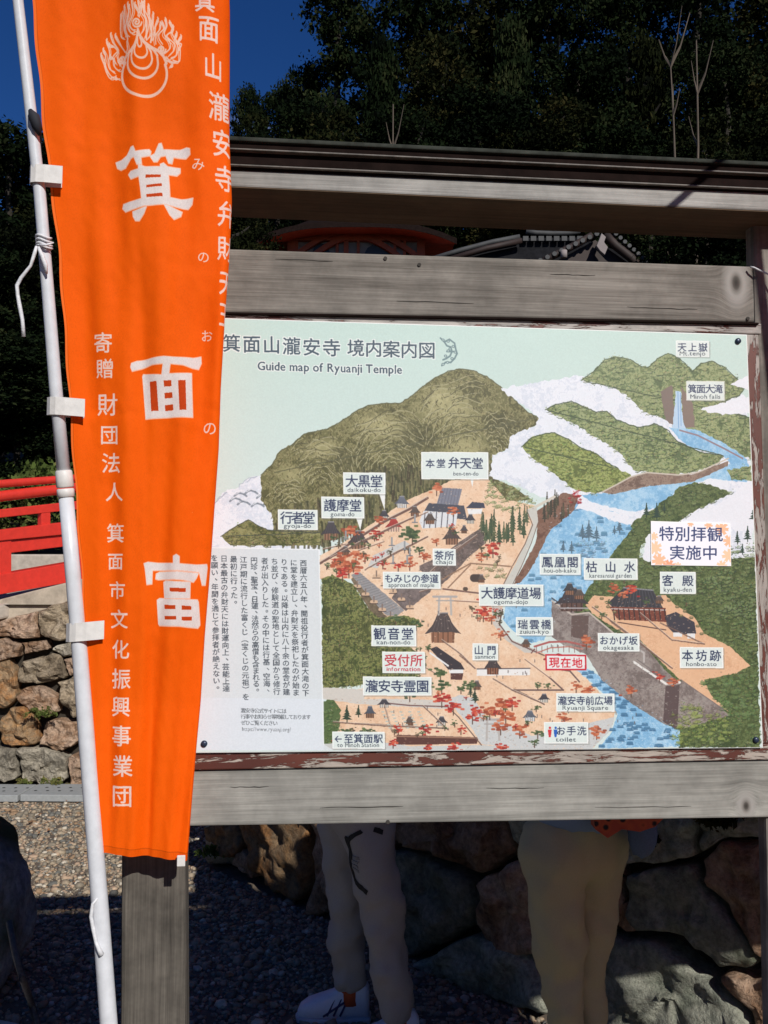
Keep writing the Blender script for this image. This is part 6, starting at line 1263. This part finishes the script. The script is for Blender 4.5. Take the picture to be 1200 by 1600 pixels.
RT = [(392, 108, 46, 90, 0, 'small rounded tree at the edge of the open sky, lowest of the skyline'), (440, 118, 44, 130, 2, 'second skyline tree from the left beside the banner'), (478, 60, 42, 120, 0, 'third skyline tree, rising step in the tree line'), (545, -40, 40, 190, 2, 'tall dark tree at the right border of the open sky'),
      (640, -70, 39, 220, 0, 'tall dark tree left of the centre of the wooded slope'), (750, -90, 41, 240, 1, 'tall dark olive tree in the middle of the wooded slope'), (860, -80, 38, 230, 2, 'tall dark tree right of the centre of the wooded slope'), (970, -100, 40, 240, 0, 'tall dark tree above the pale bare trunks'), (1080, -90, 39, 240, 2, 'tall tree near the right edge above the eave'), (1190, -80, 41, 240, 1, 'tall tree at the right edge of the picture'), (1290, -60, 40, 220, 0, 'tall tree just outside the right edge'),
      (410, 160, 33, 120, 1, 'olive tree beside the gap of bright cloud'), (500, 118, 32, 170, 0, 'lower tree in front of the third skyline tree'), (600, 60, 31, 200, 3, 'dark cedar left of centre on the slope'), (700, 40, 30, 210, 1, 'olive tree in front of the slope centre'), (800, 30, 32, 200, 3, 'dark cedar right of centre on the slope'), (900, 40, 30, 220, 0, 'broad dark tree at mid slope right of centre'), (1010, 60, 31, 200, 4, 'olive cedar left of the pale bare trunks'), (1120, 50, 30, 220, 2, 'broad dark tree behind the pale bare trunks'), (1220, 60, 31, 200, 1, 'olive tree at mid slope by the right edge'),
      (430, 200, 27.5, 150, 2, 'low tree just above the roof edge beside the banner'), (540, 150, 27, 190, 1, 'low olive tree above the roof edge, second from banner'), (650, 130, 27, 200, 0, 'low dark tree above the roof edge, third from banner'), (760, 120, 27.5, 200, 2, 'low dark tree above the middle of the roof edge'), (870, 130, 27, 200, 1, 'low olive tree above the roof edge right of its middle'), (985, 150, 26, 200, 0, 'low tree above the roof edge below the bare trunks'), (1090, 170, 26, 200, 1, 'greenish low tree above the roof edge near the right'), (1190, 180, 25, 190, 1, 'greenish low tree above the roof edge at far right'),
      (380, 300, 20.5, 130, 1, 'brownish green tree left of the vermilion pavilion'), (1090, 290, 14.5, 230, 0, 'dark tree seen between the boards at the right'), (1010, 250, 22, 200, 2, 'dark tree behind the tiled hall'), (780, 300, 26.2, 170, 1, 'green tree between pavilion and tiled hall'), (1190, 300, 15, 200, 2, 'dark tree behind the right-hand post')]
for u, v, Y, w_, k_, lb in RT: tree(u, v, Y, w_, k_, lb, 'trees on the wooded slope')
def bare_tree(u, vt, vb, Y, seed, lb):
    p = atd(u, vt, Y); b = atd(u-6, vb, Y); hgt = p[2]-hz(p[0], Y); t = empty('bare_tree', (p[0], Y, hz(p[0], Y)-.2)); tag(t, lb, 'tree', 'pale bare trunks on the slope')
    q_ = bpy.data.objects.new('trunk', bare[seed]); link(q_, t); q_.scale = (hgt*.26, hgt*.26, hgt)
bare_tree(1050, 95, 210, 23.2, 0, 'slender pale bare trunk, left one of the two near the right edge'); bare_tree(1082, 50, 190, 23.6, 1, 'slender pale bare trunk, right one of the two near the right edge'); bare_tree(608, 150, 240, 24, 1, 'short pale bare trunk above the pavilion')

# unseen trees added behind the camera to keep the low sky off the scene
for i, (a, d_, h_) in enumerate([(-75, 17, 9.5), (-52, 19, 10), (-30, 20, 9.5), (-10, 21, 9.5), (12, 21, 9), (34, 20, 9), (58, 18, 10), (80, 17, 9.5), (-95, 14, 8), (100, 15, 8)]):
    x_, y_ = d_*math.sin(R(a)), -d_*math.cos(R(a)); t_ = empty('broadleaf_tree', (x_, y_, -.1)); t_.rotation_euler.z = i; tag(t_, 'unseen dark broadleaf tree added behind the viewer to block low sky light', 'tree', 'added sky-blocking trees behind the viewer')
    o = bpy.data.objects.new('crown', crowns[i % 3]); link(o, t_); o.scale = (4.2, 4.2, h_/5.0); o.location = (0, 0, .1)
    q_ = bpy.data.objects.new('trunk', trunks[i % 3]); link(q_, t_); q_.scale = (h_*.9, h_*.9, h_*.8)
# shrubs by the railing, weeds at the wall foot
m_shr = leafmat('leaf_shrub', [(.05, .07, .02), (.09, .13, .03), (.14, .17, .05), (.2, .17, .06)], 3, .3)
def shrub(name, c, rx, ry, h, n, ls, label, cat, seed, mat=m_shr, group=None):
    rng = np.random.default_rng(seed); cs = [(rng.normal(0, .45)*rx, rng.normal(0, .45)*ry, h*(.25+.6*rng.random())) for _ in range(n)]
    me = leafcloud(name, cs, 26, h*.12, ls, mat, rng); o = bpy.data.objects.new(name, me); link(o); o.location = c; tag(o, label, cat, group); return o
for i, (u, v, Y, w_, h, lb) in enumerate([(-20, 735, 12.2, .7, .7, 'leafy low shrub behind the railing at the left edge'), (62, 722, 12, .5, .85, 'bright green leafy shrub peeping over the red railing'), (88, 722, 12.4, .42, .8, 'green shrub over the railing right behind the white pole'), (150, 725, 12.4, .9, .8, 'green shrub behind the railing and banner')]):
    p = atd(u, v, Y); zb_ = p[2]-h; shrub('shrub', (p[0], Y, zb_), w_, .4, h, 36, .045, lb, 'shrub', i+3, group='shrubs behind the red railing')
# undergrowth that shows through the railing
for i, (u, lb) in enumerate([(-60, 'dry leafy undergrowth through the railing at the left edge'), (20, 'dry leafy undergrowth seen between the red rails'), (110, 'dry leafy undergrowth behind the banner pole')]):
    p = atd(u, 812, 11.9); shrub('undergrowth', (p[0], 11.9, p[2]-.5), .75, .25, 1.0, 60, .03, lb, 'undergrowth', 20+i, m_leafo if i % 2 else m_shr, 'undergrowth beyond the railing')
for i, (u, v, Y, s_, lb) in enumerate([(68, 1112, 7.05, .11, 'tuft of green weed growing out of the far stone wall'), (84, 1222, 7.02, .10, 'green weed at the foot of the far wall, left clump'), (34, 1222, 7.02, .06, 'tiny green weed at the foot of the far wall, left of the others'), (332, 1328, 5.15, .07, 'green weed at the foot of the orange boulder')]):
    p = atd(u, v, Y); shrub('weed', (p[0], Y, p[2]-s_*.6), s_*1.2, s_*.5, s_, 14, .012, lb, 'weed', 40+i, group='weeds along the stone walls')
# ragged grass and twigs hanging over the near wall
for i, (u, v, d_) in enumerate([(1010, 1318, .1), (1130, 1292, .1), (955, 1375, .08)]):
    p = onplane(u, v, NWP, dn, 0)+nn_*.06; shrub('moss_tuft', tuple(p), .08, .04, .09, 22, .012, ['moss tuft on the wall beneath the board right of the beige trousers', 'moss tuft under the lower beam by the right-hand post', 'moss tuft beside the flat green boulder'][i], 'moss', 60+i, m_leafo, 'moss tufts on the near wall')

# ================================================================ people behind the board
m_skin = simple('skin', (.50, .30, .21), .55, nscale=20, nvar=.06, bump=.05)
m_hair = simple('black_hair', (.015, .012, .01), .45, nscale=120, nvar=.4, bump=.6)
m_grey = simple('grey_trousers', (.36, .335, .32), .85, nscale=300, nvar=.1, bump=.2)
m_khaki = simple('khaki_trousers', (.50, .43, .25), .9, nscale=300, nvar=.08, bump=.2)
m_blk = simple('black_print', (.008, .008, .009), .7, bump=0)
m_shirt = simple('pale_blue_shirt', (.20, .28, .42), .85, nscale=200, nvar=.06, bump=.2)
m_shirt2 = simple('white_shirt', (.55, .56, .60), .85, nscale=200, nvar=.06, bump=.2)
m_shoe = simple('white_shoe', (.62, .67, .80), .5, nscale=90, nvar=.06, bump=.15)
m_shd = simple('shoe_stripe', (.02, .03, .12), .5, bump=0)
m_sock = simple('orange_sock', (.50, .09, .03), .8, bump=.2)
def skin(name, V, E, Rd, mat, parent, sub=2, root=0):
    me = bpy.data.meshes.new(name); me.from_pydata([tuple(v) for v in V], E, []); me.materials.append(mat)
    o = bpy.data.objects.new(name, me); link(o, parent); s = o.modifiers.new('skin', 'SKIN'); s.use_smooth_shade = True
    sv = me.skin_vertices[0].data
    for i, r_ in enumerate(Rd): sv[i].radius = (r_, r_) if not hasattr(r_, '__len__') else r_
    sv[root].use_root = True; m = o.modifiers.new('sub', 'SUBSURF'); m.levels = sub; m.render_levels = sub
    return o
class G:
    def __init__(s): s.V = []; s.E = []; s.R = []
    def v(s, p, r_, fr=None):
        s.V.append(tuple(p)); s.R.append(r_); i = len(s.V)-1
        if fr is not None: s.E.append((fr, i))
        return i
def person(name, loc, rz, ht, legs, trousers, shirt, label, arms, shoes=True, head_turn=0, long_hair=False, slim=1.0):
    """legs/arms: joint positions in body space (x = facing, y = left), metres for a 1.65 m figure"""
    t = empty(name, loc, rz); tag(t, label, 'person'); t['category'] = 'person'; t.scale = (ht/1.65,)*3
    g = G(); pel = g.v((0, 0, .90), (.10, .09)); w_ = g.v((0, 0, 1.04), (.10, .09), pel); ch = g.v((.0, 0, 1.22), (.145, .10), w_); nk0 = g.v((0, 0, 1.37), (.075, .07), ch); nk = g.v((.01, 0, 1.42), .052, nk0)
    h0 = g.v((.02, 0, 1.49), (.072, .082), nk); h1 = g.v((.02, 0, 1.565), (.078, .09), h0); g.v((.015, 0, 1.625), (.05, .06), h1)
    for sgn, (hip, kn_, an, toe) in zip((1, -1), legs):
        a = g.v(hip, .075*slim, pel); b = g.v(((hip[0]+kn_[0])/2, (hip[1]+kn_[1])/2, (hip[2]+kn_[2])/2), .064*slim, a); c = g.v(kn_, .045*slim, b); d = g.v(((kn_[0]*.65+an[0]*.35), (kn_[1]*.65+an[1]*.35), (kn_[2]*.65+an[2]*.35)), .045*slim, c); e = g.v(an, .035*slim, d); f = g.v(((an[0]+toe[0])/2, (an[1]+toe[1])/2, (an[2]+toe[2])/2+.005), .036, e); g.v(toe, .028, f)
    for sgn, (sh, el, wr) in zip((1, -1), arms):
        a = g.v(sh, .052, ch); b = g.v(el, .038, a); c = g.v(wr, .026, b); d_ = (Vector(wr)-Vector(el)).normalized(); side = Vector((0, 0, 1)).cross(d_)
        if side.length < .1: side = Vector((1, 0, 0))
        side.normalize(); up_ = d_.cross(side)
        pm = g.v(Vector(wr)+d_*.05, (.032, .018), c)
        for i, (o_, l_) in enumerate(((-.028, .066), (-.010, .076), (.009, .072), (.026, .058))):
            k0 = g.v(Vector(wr)+d_*.088+side*o_, .0085, pm); k1_ = g.v(Vector(wr)+d_*(.088+l_*.55)+side*o_*1.1+up_*.008, .008, k0); g.v(Vector(wr)+d_*(.088+l_)+side*o_*1.1+up_*.024, .0065, k1_)
        th0 = g.v(Vector(wr)+d_*.035+side*.034*sgn, .011, pm); g.v(Vector(wr)+d_*.075+side*.052*sgn+up_*.01, .009, th0)
    skin('body', g.V, g.E, g.R, m_skin, t)
    # trousers
    g = G(); pel = g.v((0, 0, .93), (.165, .125)); g.v((0, 0, 1.01), (.155, .12), pel)
    for hip, kn_, an, toe in legs:
        a = g.v((hip[0], hip[1], hip[2]-.02), (.112*(.5+.5*slim),)*2, pel); b = g.v(((hip[0]+kn_[0])/2, (hip[1]+kn_[1])/2, (hip[2]+kn_[2])/2), (.098*(.4+.6*slim),)*2, a); c = g.v(kn_, (.078*slim,)*2, b); d = g.v(((kn_[0]*.55+an[0]*.45), (kn_[1]*.55+an[1]*.45), (kn_[2]*.55+an[2]*.45)), (.076*slim,)*2, c); g.v((an[0], an[1], an[2]+.015), (.06*slim,)*2, d)
    tr_ = skin('trousers', g.V, g.E, g.R, trousers, t, 3)
    tx = bpy.data.textures.new('folds', 'CLOUDS'); tx.noise_scale = .09; tx.noise_depth = 2; dm = tr_.modifiers.new('folds', 'DISPLACE'); dm.texture = tx; dm.strength = .042; dm.mid_level = .5; dm.texture_coords = 'LOCAL'; t2 = bpy.data.textures.new('creases', 'CLOUDS'); t2.noise_scale = .028; t2.noise_depth = 1; d2 = tr_.modifiers.new('creases', 'DISPLACE'); d2.texture = t2; d2.strength = .005; d2.mid_level = .5; d2.texture_coords = 'LOCAL'
    g = G(); pel = g.v((0, 0, .905), (.178, .178)); a = g.v((0, 0, 1.08), (.150, .112), pel); ch = g.v((0, 0, 1.25), (.168, .12), a); g.v((0, 0, 1.375), (.085, .085), ch)
    for sh, el, wr in arms: b = g.v(sh, .068, ch); g.v((Vector(sh)+Vector(el))/2, .058, b)
    skin('shirt', g.V, g.E, g.R, shirt, t)
    hg = G(); a = hg.v((-.01, 0, 1.60), (.088, .096)); b = hg.v((-.035, 0, 1.53), (.072, .09), a)
    hg.v((-.05, 0, 1.45 if not long_hair else 1.38), (.04, .06), b); hg.v((.03, 0, 1.645), (.06, .075), a); skin('hair', hg.V, hg.E, hg.R, m_hair, t)
    fg = MB(); fg.tube([(.095, 0, 1.555), (.118, 0, 1.53), (.098, 0, 1.515)], [.007, .014, .01], 8); fg.build('nose', m_skin, t, True)
    for y_ in (-.032, .032): MB().tube([(.094, y_, 1.548), (.103, y_, 1.548)], [.011, .007], 8).build('eye', m_blk, t, True)
    for y_ in (-.083, .083): MB().tube([(.01, y_, 1.50), (.0, y_*1.12, 1.535), (.01, y_*1.05, 1.56)], [.008, .014, .008], 8).build('ear', m_skin, t, True)
    MB().tube([(.098, -.022, 1.482), (.104, 0, 1.48), (.098, .022, 1.482)], [.004, .006, .004], 8).build('mouth', m_sock, t, True)
    if shoes:
        for hip, kn_, an, toe in legs:
            dx = Vector(toe)-Vector(an); dx.z = 0; dx.normalize(); sd_ = Vector((-dx.y, dx.x, 0)); A = Vector((an[0], an[1], 0)); z0 = toe[2]-.035
            k = MB(); prof = [(-.075, .030, .095), (-.06, .036, .115), (-.02, .038, .125), (.02, .040, .105), (.07, .044, .080), (.12, .048, .065), (.165, .046, .052), (.195, .034, .036), (.205, .014, .02)]; n = 14; VV = []
            for (x_, hw_, hh_) in prof:
                for i in range(n):
                    a = 2*math.pi*i/n; yy = hw_*math.copysign(abs(math.cos(a))**.75, math.cos(a)); zz = hh_*.5*(1+math.copysign(abs(math.sin(a))**.6, math.sin(a)))
                    p = A+dx*x_+sd_*yy; VV.append((p.x, p.y, z0+.012+zz*1.25))
            m = len(prof); FF = [(i*n+j, i*n+(j+1) % n, (i+1)*n+(j+1) % n, (i+1)*n+j) for i in range(m-1) for j in range(n)]+[tuple(range(n))[::-1], tuple((m-1)*n+j for j in range(n))]
            k.add(VV, FF); so = k.build('shoe', m_shoe, t, True)
            k = MB(); out = [(-.082, .036), (-.05, .042), (.03, .046), (.12, .053), (.17, .050), (.205, .034), (.215, 0)]; O = out+[(x_, -y_) for x_, y_ in out[::-1][1:]]
            k.prism([tuple(A+dx*x_+sd_*y_)[:2]+(z0+.022,) for x_, y_ in O], (0, 0, -.024)); k.build('sole', m_shirt2, so, bevel=.006)
            for s_ in (-1, 1):
                k = MB()
                for x_ in (.035, .06, .085): p0 = A+dx*x_+sd_*s_*.047; p1 = A+dx*(x_-.03)+sd_*s_*.036; k.tube([(p0.x, p0.y, z0+.035), (p1.x, p1.y, z0+.095)], .004, 6)
                p0 = A+dx*.02+sd_*s_*.046; p1 = A+dx*.10+sd_*s_*.046; k.tube([(p0.x, p0.y, z0+.085), (p1.x, p1.y, z0+.032)], .004, 6)
                k.build('stripe', m_shd, so, True)
            MB().tube([(an[0], an[1], an[2]-.02), (an[0], an[1], an[2]+.10)], [.047, .043], 12).build('sock', m_sock, t, True)
    return t, tr_
# person walking left in grey trousers: facing -x  (body x axis points to world -x)
ph = atd(560, 1236, 3.32)
p1, tr1 = person('person', (ph[0], 3.36, 0), math.pi, 1.60,
    [((-.02, .085, .86), (-.10, .09, .46), (-.15, .09, .085), (-.035, .10, .035)), ((.06, -.085, .86), (.05, -.12, .47), (.035, -.16, .09), (.175, -.165, .035))],
    m_grey, m_shirt2, 'person in grey trousers with a black hexagon print and white sneakers, behind the board', [((0, .19, 1.33), (.0, .24, 1.08), (.05, .22, 1.0)), ((0, -.19, 1.33), (.0, -.24, 1.09), (.06, -.2, 1.0))])
# person standing in khaki trousers
p2, tr2 = person('person', (onz(893, 1600, 0)[0]*0+(892-600)/1400*2.72, 2.72, 0), R(118), 1.66,
    [((0, .085, .86), (.0, .045, .47), (-.01, .015, .09), (.11, .03, .035)), ((.01, -.085, .86), (.04, -.07, .47), (.03, -.085, .09), (.15, -.10, .035))],
    m_khaki, m_shirt, 'person in khaki trousers and a pale blue shirt, facing away behind the board', [((0, .2, 1.33), (.06, .25, 1.14), (.22, .16, 1.22)), ((0, -.2, 1.33), (.08, -.24, 1.16), (.22, -.16, 1.25))], long_hair=True, slim=.78)
# printed hexagon on the trousers
def decal(name, px, w_, Y, mat, parent, target):
    inv = parent.matrix_world.inverted() if False else Matrix.LocRotScale(parent.location, parent.rotation_euler, parent.scale).inverted()
    V = []; F = []; pts = []
    for i in range(len(px)-1):
        for j in range(10): f = j/10; pts.append((px[i][0]+(px[i+1][0]-px[i][0])*f, px[i][1]+(px[i+1][1]-px[i][1])*f))
    pts.append(px[-1])
    for i, (u, v) in enumerate(pts):
        a = pts[max(0, i-1)]; b = pts[min(len(pts)-1, i+1)]; dx, dy = b[0]-a[0], b[1]-a[1]; l = math.hypot(dx, dy) or 1; nx, ny = -dy/l*w_/2, dx/l*w_/2
        for s_ in (-1, -.33, .33, 1): V.append(inv @ Vector(atd(u+nx*s_, v+ny*s_, Y)))
    for i in range(len(pts)-1):
        for k_ in range(3): F.append((4*i+k_, 4*i+k_+1, 4*i+5+k_, 4*i+4+k_))
    o = mob(name, V, F, mat, parent); m = o.modifiers.new('sw', 'SHRINKWRAP'); m.target = target; m.wrap_method = 'NEAREST_SURFACEPOINT'; m.offset = .003; m.wrap_mode = 'OUTSIDE_SURFACE'
    m = o.modifiers.new('so', 'SOLIDIFY'); m.thickness = .0015; return o
decal('printed_outline', [(565, 1298), (529, 1321), (535, 1376), (576, 1394)], 8, 3.2, m_blk, p1, tr1)
decal('printed_outline', [(584, 1296), (600, 1301)], 8, 3.2, m_blk, p1, tr1)
m_pr2 = simple('grey_print', (.25, .235, .225), .9, bump=0)
for j in range(4): decal('printed_text', [(541, 1340+j*7), (562, 1340+j*7)], 4, 3.2, m_pr2, p1, tr1)
# patterned cloth bag and blue bottle hanging beside the second person
def cloth_px(name, P, Y, th, mat, label, cat):
    o = MB().prism([atd(u, v, Y) for u, v in P], (0, th, 0)).build(name, mat, bevel=.012); s = o.modifiers.new('s', 'SUBSURF'); s.levels = 2; s.render_levels = 2; s.subdivision_type = 'SIMPLE'; o.modifiers.move(1, 0)
    tag(o, label, cat); return o
mpt, t, p, L = newmat('orange_pattern'); vo = N(t, 'ShaderNodeTexVoronoi', i_Scale=38); tcx = N(t, 'ShaderNodeTexCoord'); L(tcx.outputs['Object'], vo.inputs['Vector']); r_ = ramp(t, [(.25, (.015, .01, .01)), (.4, (.5, .10, .03)), (.7, (.42, .07, .03))]); L(vo.outputs['Distance'], r_.inputs[0]); L(r_.outputs[0], p.inputs['Base Color']); p.inputs['Roughness'].default_value = .8
cloth_px('patterned_bag', [(918, 1180), (1044, 1184), (1046, 1270), (1024, 1292), (1000, 1300), (972, 1296), (950, 1310), (930, 1296)], 2.50, .05, mpt, 'orange and black patterned cloth bag below the board, against the khaki trousers', 'bag')
bt = empty('blue_bag', tuple(atd(1008, 1240, 2.62))); tag(bt, 'pale blue pouch hanging right of the khaki trousers', 'pouch')
o = boulder('pouch_body', (0, 0, 0), 1, 1, 1, simple('dull_blue_cloth', (.10, .15, .24), .9), 5.5, 3); o.parent = bt; o.scale = (.042, .03, .19); o.location = (-.01, 0, -.165)
MB().tube([(0, 0, .0), (.01, 0, .15), (-.02, 0, .3)], .006, 6).build('strap', m_shirt, bt, True)
